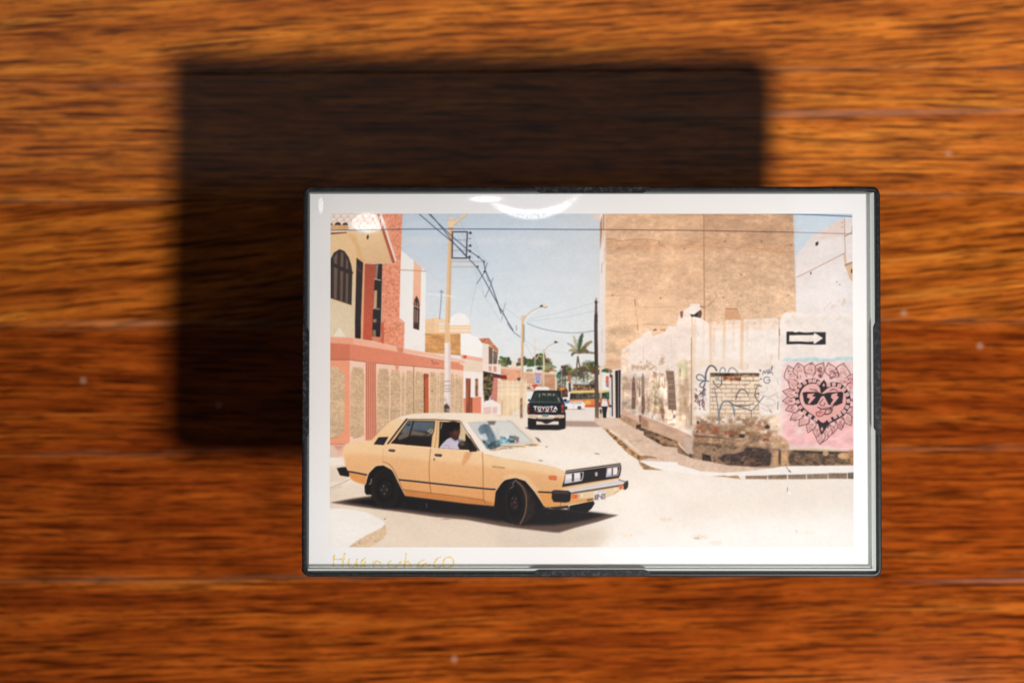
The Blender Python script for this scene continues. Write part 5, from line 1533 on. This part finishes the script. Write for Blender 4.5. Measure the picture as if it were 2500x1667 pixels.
def build_floor():
    wood = wood_material()
    dark, nt, n, l, p = material('seam_filler')
    nz = N(n, 'ShaderNodeTexNoise', Scale=60.0, Detail=3.0)
    cr = ramp(n, [(0.4, (0.012, 0.006, 0.003)), (0.65, (0.09, 0.055, 0.035))])
    l.new(nz.outputs['Fac'], cr.inputs['Fac'])
    l.new(cr.outputs['Color'], p.inputs['Base Color'])
    p.inputs['Roughness'].default_value = 0.4
    S = 0.45
    fl = mesh_obj('floor', [(-S, -S, -0.0016), (S, -S, -0.0016), (S, S, -0.0016), (-S, S, -0.0016)], [(0, 1, 2, 3)], dark)
    fl['kind'] = 'structure'
    fl.rotation_euler = (0, 0, math.radians(0.41))
    wd = 0.0381
    hw, L, b, gap = wd / 2 - 0.00006, 0.44, 0.00026, 0.0
    # rounded-over strip, 12 mm of it above the sub floor is never seen: build the top 1.6 mm
    prof = [(-hw, -0.0016), (-hw, -b * 1.1), (-hw + b * 0.35, -b * 0.35), (-hw + b * 1.3, 0), (hw - b * 1.3, 0), (hw - b * 0.35, -b * 0.35), (hw, -b * 1.1), (hw, -0.0016)]
    verts = [(x, y, z) for x in (-L, L) for y, z in prof]
    k = len(prof)
    faces = [(i, i + k, i + k + 1, i + 1) for i in range(k - 1)] + [tuple(range(k)), tuple(range(2 * k - 1, k - 1, -1))]
    me = bpy.data.meshes.new('plank')
    me.from_pydata(verts, [], faces)
    me.materials.append(wood)
    me.update()
    rng = random.Random(11)
    y_seam = (833.5 - 791.0) / PXM * CAM_Z / (CAM_Z - RIM_Z)      # a seam crosses the middle of the picture here
    spec = {3: (0.10, -0.02), 2: (0.0, -0.05), 1: (0.22, 0.01), 0: (0.50, -0.09), -1: (1.0, 0.01), -2: (1.0, 0.015), -3: (0.95, -0.02), -4: (0.95, -0.01)}
    for i in range(-12, 12):
        o = bpy.data.objects.new('plank', me)
        COL.objects.link(o)
        o.parent = fl
        o.location = (rng.uniform(-0.003, 0.003), y_seam + (i + 0.5) * wd, rng.uniform(-0.00012, 0.0))
        wm, sl = spec.get(i, (0.5, 0.0))
        o['grain'] = rng.uniform(0, 40)
        o['warm'] = wm
        o['slope'] = sl
    return fl


# ---------------------------------------------------------------- frame, glass, print
def plastic_material():
    m, nt, n, l, p = material('worn_black_plastic')
    tc = N(n, 'ShaderNodeTexCoord')
    nz = N(n, 'ShaderNodeTexNoise', Scale=900.0, Detail=4.0, Roughness=0.7)
    l.new(tc.outputs['Object'], nz.inputs['Vector'])
    mp = N(n, 'ShaderNodeMapping')
    mp.inputs['Scale'].default_value = (60, 900, 60)
    l.new(tc.outputs['Object'], mp.inputs['Vector'])
    sc1 = N(n, 'ShaderNodeTexNoise', Scale=1.0, Detail=3.0)
    l.new(mp.outputs[0], sc1.inputs['Vector'])
    sr = ramp(n, [(0.66, 0.0), (0.74, 1.0)])
    l.new(sc1.outputs['Fac'], sr.inputs['Fac'])
    geo = N(n, 'ShaderNodeNewGeometry')
    pr = ramp(n, [(0.52, 0.0), (0.60, 1.0)])
    l.new(geo.outputs['Pointiness'], pr.inputs['Fac'])
    cn = ramp(n, [(0.5, 0.0), (0.68, 1.0)])
    l.new(nz.outputs['Fac'], cn.inputs['Fac'])
    worn = math_n(n, l, 'MULTIPLY', cn.outputs['Color'], math_n(n, l, 'ADD', math_n(n, l, 'MULTIPLY', pr.outputs['Color'], 0.35), 0.03))
    c = mixc(n, l, math_n(n, l, 'MULTIPLY', sr.outputs['Color'], 0.15), (0.007, 0.008, 0.010), (0.03, 0.03, 0.03))
    c = mixc(n, l, worn, c, (0.12, 0.12, 0.12))
    l.new(c, p.inputs['Base Color'])
    rr = N(n, 'ShaderNodeMapRange')
    rr.inputs['To Min'].default_value = 0.28
    rr.inputs['To Max'].default_value = 0.55
    l.new(nz.outputs['Fac'], rr.inputs['Value'])
    l.new(rr.outputs[0], p.inputs['Roughness'])
    p.inputs['Specular IOR Level'].default_value = 0.26
    b = N(n, 'ShaderNodeBump', Strength=0.35, Distance=0.00004)
    l.new(math_n(n, l, 'ADD', nz.outputs['Fac'], sc1.outputs['Fac']), b.inputs['Height'])
    l.new(b.outputs[0], p.inputs['Normal'])
    return m


def rounded(x0, y0, x1, y1, r, n=6, per=14):
    """closed rectangle outline with rounded corners, straight runs subdivided"""
    pts = []
    cs = [((x1 - r, y1 - r), 0), ((x0 + r, y1 - r), 90), ((x0 + r, y0 + r), 180), ((x1 - r, y0 + r), 270)]
    arcs = []
    for (cx, cy), a0 in cs:
        arcs.append([(cx + r * math.cos(math.radians(a0 + 90 * i / n)), cy + r * math.sin(math.radians(a0 + 90 * i / n))) for i in range(n + 1)])
    for i in range(4):
        a, b = arcs[i], arcs[(i + 1) % 4]
        pts += a
        for k in range(1, per):
            t = k / per
            pts.append((a[-1][0] * (1 - t) + b[0][0] * t, a[-1][1] * (1 - t) + b[0][1] * t))
    return pts


FW, FH = 0.1550, 0.1044        # outer size of the frame
ZP = -0.00330                  # level of the print below the rim


def build_frame():
    plastic = plastic_material()
    fr = empty('picture_holder', (0.02133, -0.01057, RIM_Z), 'thin scuffed black plastic frame holding a street photograph under glass', 'picture frame')
    fr.rotation_euler = (math.radians(-2.3), 0, 0)
    hx, hy = FW / 2, FH / 2
    rng = random.Random(3)
    # cross-section: (inset from the outer edge, height)
    prof = [(0.0008, -0.0105), (0.0, -0.0095), (0.0, -0.0004), (0.00009, -0.00012), (0.00028, 0.0), (0.00098, 0.0), (0.00112, -0.00009), (0.00152, -0.0011), (0.00152, -0.0070), (0.00152, -0.0105)]
    rings = []
    for ins, z in prof:
        r = max(0.0023 - ins * 1.1, 0.00025)
        rings.append([(x, y, z) for x, y in rounded(-hx + ins, -hy + ins, hx - ins, hy - ins, r)])
    m = len(rings[0])
    # wear: the moulded edge is not perfectly straight
    dv = [(rng.gauss(0, 1), rng.gauss(0, 1)) for _ in range(m)]
    verts = []
    for j, ring in enumerate(rings):
        for i, (x, y, z) in enumerate(ring):
            a = 0.000045 if 1 <= j <= 5 else 0.0
            verts.append((x + a * dv[i][0], y + a * dv[i][1], z))
    faces = []
    for j in range(len(rings) - 1):
        for i in range(m):
            i2 = (i + 1) % m
            faces.append((j * m + i, j * m + i2, (j + 1) * m + i2, (j + 1) * m + i))
    rim = mesh_obj('rim', verts, faces, plastic, fr)
    bm = rim.modifiers.new('weighted', 'WEIGHTED_NORMAL')

    # retaining tabs: chamfered lips moulded onto the middle of each side, reaching over the glass
    def tab(cx, cy, ln, ang, reach):
        hl = ln / 2
        c = 0.0016
        top = [(-hl, 0.0012), (-hl, 0.0), (-hl + c, reach), (hl - c, reach), (hl, 0.0), (hl, 0.0012)]
        v = []
        for (x, y), z in [(q, 0.00012) for q in top] + [((x, y + (0.00012 if y > 0.0001 and y < 0.0011 else 0)), -0.00022) for x, y in top] + [(q, -0.0011) for q in top]:
            v.append((x, -y if False else y, z))
        k = 6
        f = [tuple(range(k))[::-1]]
        for j in range(2):
            for i in range(k):
                i2 = (i + 1) % k
                f.append((j * k + i, j * k + i2, (j + 1) * k + i2, (j + 1) * k + i))
        f.append(tuple(range(2 * k, 3 * k)))
        # y axis of the tab points inward; the heel overlaps the rim's top
        v = [(x, (y if y >= 0 else y), z) for x, y, z in v]
        v = [(x, (-0.0009 if abs(y - 0.0012) < 1e-7 and abs(abs(x) - hl) < 1e-7 else y), z) for x, y, z in v]
        o = mesh_obj('retaining_tab', v, f, plastic, fr)
        o.location = (cx, cy, 0.0)
        o.rotation_euler = (0, 0, math.radians(ang))
        return o

    def at(px, py):                 # position in the plane of the rim for a place in the photograph
        return (px - 1444.5) / PXM, (929.9 - py) / PXM

    ins = 0.00108
    x, _ = at(1445, 0)
    tab(x, hy - ins, 282 / PXM, 180, 0.00058)
    x, _ = at(1446, 0)
    tab(x, -hy + ins, 283 / PXM, 0, 0.00066)
    _, y = at(0, 933)
    tab(-hx + ins, y, 279 / PXM, -90, 0.00062)
    _, y = at(0, 923)
    tab(hx - ins, y, 273 / PXM, 90, 0.00074)
    # slab under the print
    back, nt, n, l, p = material('black_backing')
    nz = N(n, 'ShaderNodeTexNoise', Scale=400.0)
    cr = ramp(n, [(0.3, (0.012, 0.012, 0.013)), (0.7, (0.02, 0.02, 0.021))])
    l.new(nz.outputs['Fac'], cr.inputs['Fac'])
    l.new(cr.outputs['Color'], p.inputs['Base Color'])
    p.inputs['Roughness'].default_value = 0.6
    i = 0.0014
    z0, z1 = -0.0098, ZP - 0.0004
    bx = [(-hx + i, -hy + i, z0), (hx - i, -hy + i, z0), (hx - i, hy - i, z0), (-hx + i, hy - i, z0), (-hx + i, -hy + i, z1), (hx - i, -hy + i, z1), (hx - i, hy - i, z1), (-hx + i, hy - i, z1)]
    bf = [(3, 2, 1, 0), (4, 5, 6, 7), (0, 1, 5, 4), (1, 2, 6, 5), (2, 3, 7, 6), (3, 0, 4, 7)]
    mesh_obj('back_panel', bx, bf, back, fr)
    # foot that carries the frame clear of the floor, hidden under it
    ft = rounded(-0.022, -0.014, 0.022, 0.014, 0.004, 5, 3)
    k = len(ft)
    lv = []
    for s, z in ((1.0, -0.0098), (0.62, -0.016), (0.55, -0.070), (1.0, -0.0878), (1.05, -0.0895)):
        lv += [(x * s, y * s, z) for x, y in ft]
    lf = [tuple(range(k))] + [(j * k + q, j * k + (q + 1) % k, (j + 1) * k + (q + 1) % k, (j + 1) * k + q) for j in range(4) for q in range(k)] + [tuple(range(4 * k, 5 * k))[::-1]]
    mesh_obj('pedestal_foot', lv, lf, back, fr)
    return fr


def build_glass(fr):
    # pane: clear, with a Fresnel reflection; edges ground and greenish
    m = bpy.data.materials.new('clear_glass')
    m.use_nodes = True
    nt = m.node_tree
    n, l = nt.nodes, nt.links
    n.clear()
    out = n.new('ShaderNodeOutputMaterial')
    tr = N(n, 'ShaderNodeBsdfTransparent')
    tr.inputs['Color'].default_value = (0.985, 0.995, 0.99, 1)
    gl = N(n, 'ShaderNodeBsdfGlossy')
    gl.inputs['Roughness'].default_value = 0.03
    fz = N(n, 'ShaderNodeFresnel')
    fz.inputs['IOR'].default_value = 1.5
    mx = n.new('ShaderNodeMixShader')
    tcx = N(n, 'ShaderNodeTexCoord')
    sm = N(n, 'ShaderNodeTexNoise', Scale=300.0, Detail=3.0)
    l.new(tcx.outputs['Object'], sm.inputs['Vector'])
    bp = N(n, 'ShaderNodeBump', Strength=0.02, Distance=0.00002)
    l.new(sm.outputs['Fac'], bp.inputs['Height'])
    l.new(bp.outputs[0], gl.inputs['Normal'])
    l.new(fz.outputs[0], mx.inputs[0])
    l.new(tr.outputs[0], mx.inputs[1])
    l.new(gl.outputs[0], mx.inputs[2])
    l.new(mx.outputs[0], out.inputs[0])
    e, nt, n, l, p = material('ground_glass_edge')
    nz = N(n, 'ShaderNodeTexNoise', Scale=700.0, Detail=3.0)
    cr = ramp(n, [(0.3, (0.42, 0.47, 0.44)), (0.7, (0.62, 0.67, 0.63))])
    l.new(nz.outputs['Fac'], cr.inputs['Fac'])
    l.new(cr.outputs['Color'], p.inputs['Base Color'])
    p.inputs['Roughness'].default_value = 0.35
    tb = N(n, 'ShaderNodeBsdfTransparent')
    tb.inputs['Color'].default_value = (0.86, 0.95, 0.90, 1)
    mxe = n.new('ShaderNodeMixShader')
    mxe.inputs[0].default_value = 0.22
    l.new(p.outputs[0], mxe.inputs[1])
    l.new(tb.outputs[0], mxe.inputs[2])
    l.new(mxe.outputs[0], n['Material Output'].inputs[0])
    hx, hy = FW / 2 - 0.00155, FH / 2 - 0.00155
    zt, zc, zb = -0.00045, -0.00075, ZP + 0.0001
    L_, R_, T_, B_ = -hx + 0.00030, hx - 0.00105, hy - 0.00036, -hy + 0.00062      # the pane sits up against the left and top
    top = [(L_, B_, zt), (R_, B_, zt), (R_, T_, zt), (L_, T_, zt)]
    g = mesh_obj('glass_pane', top, [(0, 1, 2, 3)], m, fr)
    ring = [(-hx, -hy), (hx, -hy), (hx, hy), (-hx, hy)]
    ring2 = [(L_, B_), (R_, B_), (R_, T_), (L_, T_)]
    vv = [(x, y, zc) for x, y in ring] + [(x, y, zt) for x, y in ring2]
    ff = [(i, (i + 1) % 4, 4 + (i + 1) % 4, 4 + i) for i in range(4)]
    mesh_obj('ground_edge', vv, ff, e, g)
    return g


# corner brightness of the print as lit here: the printed inks are the photograph's colours with that light taken out
LIGHT = ((0.70, 0.93), (0.85, 1.16))


def to_lin(c):
    c = c / 255.0
    return np.where(c <= 0.04045, c / 12.92, ((c + 0.055) / 1.055) ** 2.4)


def gloss(n, l, p):
    """glossy photo paper; near its top edge the sheet is slightly buckled and the buckles catch the lamp"""
    p.inputs['Roughness'].default_value = 0.22
    p.inputs['Specular IOR Level'].default_value = 0.22
    p.inputs['Coat Weight'].default_value = 0.50
    p.inputs['Coat Roughness'].default_value = 0.30
    tc = N(n, 'ShaderNodeTexCoord')
    sp = N(n, 'ShaderNodeSeparateXYZ')
    l.new(tc.outputs['Object'], sp.inputs[0])
    x, y = sp.outputs[0], sp.outputs[1]

    def loc(px, py):
        return (px - 1444.5) / PXM, (929.9 - py) / PXM

    def sq(v):
        return math_n(n, l, 'MULTIPLY', v, v)

    def bell(v, w):                 # exp(-(v/w)^2)
        return math_n(n, l, 'POWER', 2.71828, math_n(n, l, 'MULTIPLY', sq(math_n(n, l, 'DIVIDE', v, w)), -1.0))

    cx, cy = loc(1297, 350)         # crease curving along the middle of the top border
    r = math_n(n, l, 'SQRT', math_n(n, l, 'ADD', sq(math_n(n, l, 'SUBTRACT', x, cx)), sq(math_n(n, l, 'SUBTRACT', y, cy))))
    arc = math_n(n, l, 'MULTIPLY', bell(math_n(n, l, 'SUBTRACT', r, 170 / PXM), 15 / PXM), bell(math_n(n, l, 'SUBTRACT', x, cx + 6 / PXM), 130 / PXM))
    arc = math_n(n, l, 'MULTIPLY', arc, math_n(n, l, 'LESS_THAN', y, cy))
    tot = arc
    for px, py, wx, wy, k in ((896, 541, 44, 27, 1.3), (780, 498, 8, 26, 0.95), (1186, 482, 50, 10, 1.0)):
        bx, by = loc(px, py)
        q = math_n(n, l, 'MULTIPLY', bell(math_n(n, l, 'SUBTRACT', x, bx), wx / PXM), bell(math_n(n, l, 'SUBTRACT', y, by), wy / PXM))
        tot = math_n(n, l, 'MAXIMUM', tot, math_n(n, l, 'MULTIPLY', q, k))
    tot = math_n(n, l, 'MINIMUM', math_n(n, l, 'MULTIPLY', tot, 1.6), 1.05)
    mp = N(n, 'ShaderNodeMapping')
    mp.inputs['Scale'].default_value = (3200, 900, 1)
    l.new(tc.outputs['Object'], mp.inputs['Vector'])
    nz = N(n, 'ShaderNodeTexNoise', Scale=1.0, Detail=3.0, Roughness=0.6)
    l.new(mp.outputs[0], nz.inputs['Vector'])
    sub = N(n, 'ShaderNodeVectorMath', operation='SUBTRACT')
    l.new(nz.outputs['Color'], sub.inputs[0])
    sub.inputs[1].default_value = (0.5, 0.5, 0.5)
    scl = N(n, 'ShaderNodeVectorMath', operation='MULTIPLY')
    l.new(sub.outputs[0], scl.inputs[0])
    scl.inputs[1].default_value = (0.34, 0.22, 0.0)
    ad = N(n, 'ShaderNodeVectorMath', operation='ADD')
    l.new(scl.outputs[0], ad.inputs[0])
    ad.inputs[1].default_value = (0.21, -0.25, 0.0)
    tilt = N(n, 'ShaderNodeVectorMath', operation='SCALE')
    l.new(ad.outputs[0], tilt.inputs[0])
    l.new(tot, tilt.inputs['Scale'])
    geo = N(n, 'ShaderNodeNewGeometry')
    a2 = N(n, 'ShaderNodeVectorMath', operation='ADD')
    l.new(geo.outputs['Normal'], a2.inputs[0])
    l.new(tilt.outputs[0], a2.inputs[1])
    nm = N(n, 'ShaderNodeVectorMath', operation='NORMALIZE')
    l.new(a2.outputs[0], nm.inputs[0])
    l.new(nm.outputs[0], p.inputs['Coat Normal'])


def ink_material():
    m, nt, n, l, p = material('photo_ink')
    a = N(n, 'ShaderNodeVertexColor', layer_name='ink')
    l.new(a.outputs['Color'], p.inputs['Base Color'])
    gloss(n, l, p)
    return m


def paper_material():
    m, nt, n, l, p = material('photo_paper')
    tc = N(n, 'ShaderNodeTexCoord')
    nz = N(n, 'ShaderNodeTexNoise', Scale=40.0, Detail=4.0)
    l.new(tc.outputs['Object'], nz.inputs['Vector'])
    cr = ramp(n, [(0.3, (0.80, 0.775, 0.77)), (0.7, (0.83, 0.81, 0.80))])
    l.new(nz.outputs['Fac'], cr.inputs['Fac'])
    l.new(cr.outputs['Color'], p.inputs['Base Color'])
    gloss(n, l, p)
    return m


LABELS = {
    'sky_corner': 'small patch of pale sky printed in the top right corner', 'corner_kerb': 'rounded pale pavement corner printed at the lower left',
    'sky_left_of_pole': 'pale sky printed between the white house and the tall pole',
    'sky_sliver': 'thin strip of sky printed between the dark pole and the tall building',
    'sky': 'pale blue sky printed at the top of the street picture', 'palm_trees': 'small dark palm trees printed at the end of the street',
    'distant_houses': 'low tan houses printed at the far end of the street', 'shop_sign': 'small pale hanging sign printed above the pickup',
    'road': 'sunlit pale sandy road printed across the bottom', 'yard_fence': 'cream barred yard fence printed left of the pickup',
    'tower_block': 'tall windowless beige building printed at the upper right', 'white_building': 'white building printed at the far right behind the wall',
    'graffiti_wall': 'peeling white wall with graffiti and bricked-up window printed at the right', 'wall_plinth': 'crumbling brown wall base printed at the right',
    'pavement': 'printed pavement and kerbs beside the road', 'heart_mural': 'printed pink mural of a heart wearing sunglasses',
    'arrow_sign': 'printed black sign with a white arrow pointing right', 'far_terrace_houses': 'printed brick and white terraced houses down the left side',
    'white_tower_house': 'printed white house with a peach stripe and arched window', 'pink_house': 'printed salmon pink house with arched window and sand panels',
    'corner_doorway': 'printed dark doorway at the end of the white wall', 'bus': 'printed orange and yellow bus at the end of the street',
    'white_car': 'tiny printed white car in front of the bus', 'pedestrian': 'tiny printed person in a white vest and dark trousers',
    'pickup_truck': 'printed dark pickup truck seen from behind', 'utility_poles': 'printed street poles, lamp posts and overhead wires',
    'car_shadow': 'dark shadow printed under the yellow car', 'yellow_car': 'printed pale yellow four-door saloon car',
}


def build_print(fr):
    draw_picture()
    REG.append('sky_left_of_pole')
    left = IDS[:, :236]
    left[left == 0] = len(REG) - 1
    REG.append('sky_sliver')
    right = IDS[:, 528:]
    right[right == 0] = len(REG) - 1
    low = IDS[230:, 528:]
    low[low == len(REG) - 1] = REG.index('distant_houses')
    paper, ink = paper_material(), ink_material()
    pr = empty('photo_print', (0, 0, 0), 'white-bordered street photograph with a pale yellow car, lying under the glass', 'photograph')
    pr.matrix_world = fr.matrix_basis.copy()
    hx, hy = FW / 2 - 0.00160, FH / 2 - 0.00160
    t = 0.00025
    hx2, hy2 = hx - 0.0001, hy - 0.0001
    v = [(-hx2, -hy2, ZP - t), (hx2, -hy2, ZP - t), (hx2, hy2, ZP - t), (-hx2, hy2, ZP - t), (-hx2, -hy2, ZP), (hx2, -hy2, ZP), (hx2, hy2, ZP), (-hx2, hy2, ZP)]
    mesh_obj('paper_sheet', v, [(3, 2, 1, 0), (4, 5, 6, 7), (0, 1, 5, 4), (1, 2, 6, 5), (2, 3, 7, 6), (3, 0, 4, 7)], paper, pr)
    # picture area
    ps = PXM * (CAM_Z - RIM_Z) / (CAM_Z - RIM_Z - ZP)             # photograph pixels per metre on the paper
    fx, fy = 0.02133, -0.01057
    cx, cy = (1444.6 - 1250.0) / ps - fx, (833.5 - 926.6) / ps - fy
    wd, hg = 1276.5 / ps, 813.0 / ps
    u = (np.arange(W) + 0.5) / W
    vv = (np.arange(H) + 0.5) / H
    X = cx + (u - 0.5) * wd * W / (W - 1)
    Y = cy - (vv - 0.5) * hg * H / (H - 1)
    lit = (LIGHT[0][0] * (1 - u)[None, :] + LIGHT[0][1] * u[None, :]) * (1 - vv)[:, None] + (LIGHT[1][0] * (1 - u)[None, :] + LIGHT[1][1] * u[None, :]) * vv[:, None]
    lin = to_lin(CAN.astype(np.float64)) * 0.80 / lit[..., None]
    lin = np.clip(lin, 0.004, 0.86)
    P = np.zeros((H, W, 3), np.float32)
    P[..., 0] = X[None, :]
    P[..., 1] = Y[:, None]
    P[..., 2] = ZP + 0.00004
    P = P.reshape(-1, 3)
    colr = np.ones((H * W, 4), np.float32)
    colr[:, :3] = lin.reshape(-1, 3)
    ix = np.arange(H * W).reshape(H, W)
    quad = np.stack([ix[1:, :-1], ix[1:, 1:], ix[:-1, 1:], ix[:-1, :-1]], -1).reshape(-1, 4)
    fid = IDS[:-1, :-1].reshape(-1)
    for k, name in enumerate(REG):
        q = quad[fid == k]
        if len(q) == 0:
            continue
        used, inv = np.unique(q.reshape(-1), return_inverse=True)
        me = bpy.data.meshes.new('printed_' + name)
        me.vertices.add(len(used))
        me.vertices.foreach_set('co', P[used].ravel())
        me.loops.add(len(q) * 4)
        me.loops.foreach_set('vertex_index', inv.astype(np.int32).ravel())
        me.polygons.add(len(q))
        me.polygons.foreach_set('loop_start', np.arange(0, len(q) * 4, 4, dtype=np.int32))
        ca = me.color_attributes.new('ink', 'FLOAT_COLOR', 'POINT')
        ca.data.foreach_set('color', colr[used].ravel())
        me.update(calc_edges=True)
        me.materials.append(ink)
        o = bpy.data.objects.new('printed_' + name, me)
        COL.objects.link(o)
        o.parent = pr
        o['label'] = LABELS[name]
    # handwriting in yellow felt pen on the lower border
    hm, nt, n, l, p = material('yellow_felt_pen')
    tc = N(n, 'ShaderNodeTexCoord')
    nz = N(n, 'ShaderNodeTexNoise', Scale=1500.0, Detail=2.0)
    l.new(tc.outputs['Object'], nz.inputs['Vector'])
    cr = ramp(n, [(0.35, (0.80, 0.54, 0.12)), (0.65, (0.82, 0.68, 0.34))])
    l.new(nz.outputs['Fac'], cr.inputs['Fac'])
    l.new(cr.outputs['Color'], p.inputs['Base Color'])
    p.inputs['Roughness'].default_value = 0.4
    strokes = ['520 285 512 370 505 450', '662 262 645 350 628 452', '502 352 580 350 668 345', '728 335 712 400 735 455 775 460 812 410 832 345', '834 340 828 400 836 462',
               '952 330 905 360 882 420 890 455 920 430 950 375', '945 380 935 420 942 455', '1045 365 1052 410 1055 462', '1052 430 1090 378 1130 380 1150 420 1172 472',
               '1296 365 1262 400 1258 445 1295 466 1350 452 1395 420 1432 372', '1502 265 1488 360 1470 472', '1478 425 1515 385 1548 395 1556 430 1550 470',
               '1748 358 1690 385 1650 440 1665 460 1715 445 1770 395', '1772 395 1788 435 1832 428', '1975 318 1920 345 1878 410 1885 450 1930 462 1990 440',
               '2082 318 2030 340 2002 400 2015 450 2070 466 2130 430 2144 375 2120 330 2082 318']
    verts, faces = [], []
    hw0 = 0.00024
    for s in strokes:
        q = [float(z) for z in s.split()]
        pts = np.array([((725 + q[i] / 5.6 - 1250) / ps - fx, (833.5 - 1300 - q[i + 1] / 5.6) / ps - fy) for i in range(0, len(q), 2)])
        pts = spline(pts, 6)
        d = np.gradient(pts, axis=0)
        d /= np.hypot(d[:, 0], d[:, 1])[:, None] + 1e-12
        nn = np.stack([-d[:, 1], d[:, 0]], 1)
        base = len(verts)
        for i, (a, b) in enumerate(zip(pts, nn)):
            w_ = hw0 * (0.75 + 0.35 * math.sin(i * 0.7 + base))
            zz = ZP + 0.00006 + 0.000002 * (base % 7)
            verts += [(a[0] + b[0] * w_, a[1] + b[1] * w_, zz), (a[0] - b[0] * w_, a[1] - b[1] * w_, zz)]
        for i in range(len(pts) - 1):
            k = base + 2 * i
            faces.append((k, k + 1, k + 3, k + 2))
    o = mesh_obj('handwriting', verts, faces, hm, pr)
    o['label'] = 'yellow pen handwriting reading Huanchaco on the lower white border'
    return pr


build_floor()
frame = build_frame()
build_glass(frame)
build_print(frame)
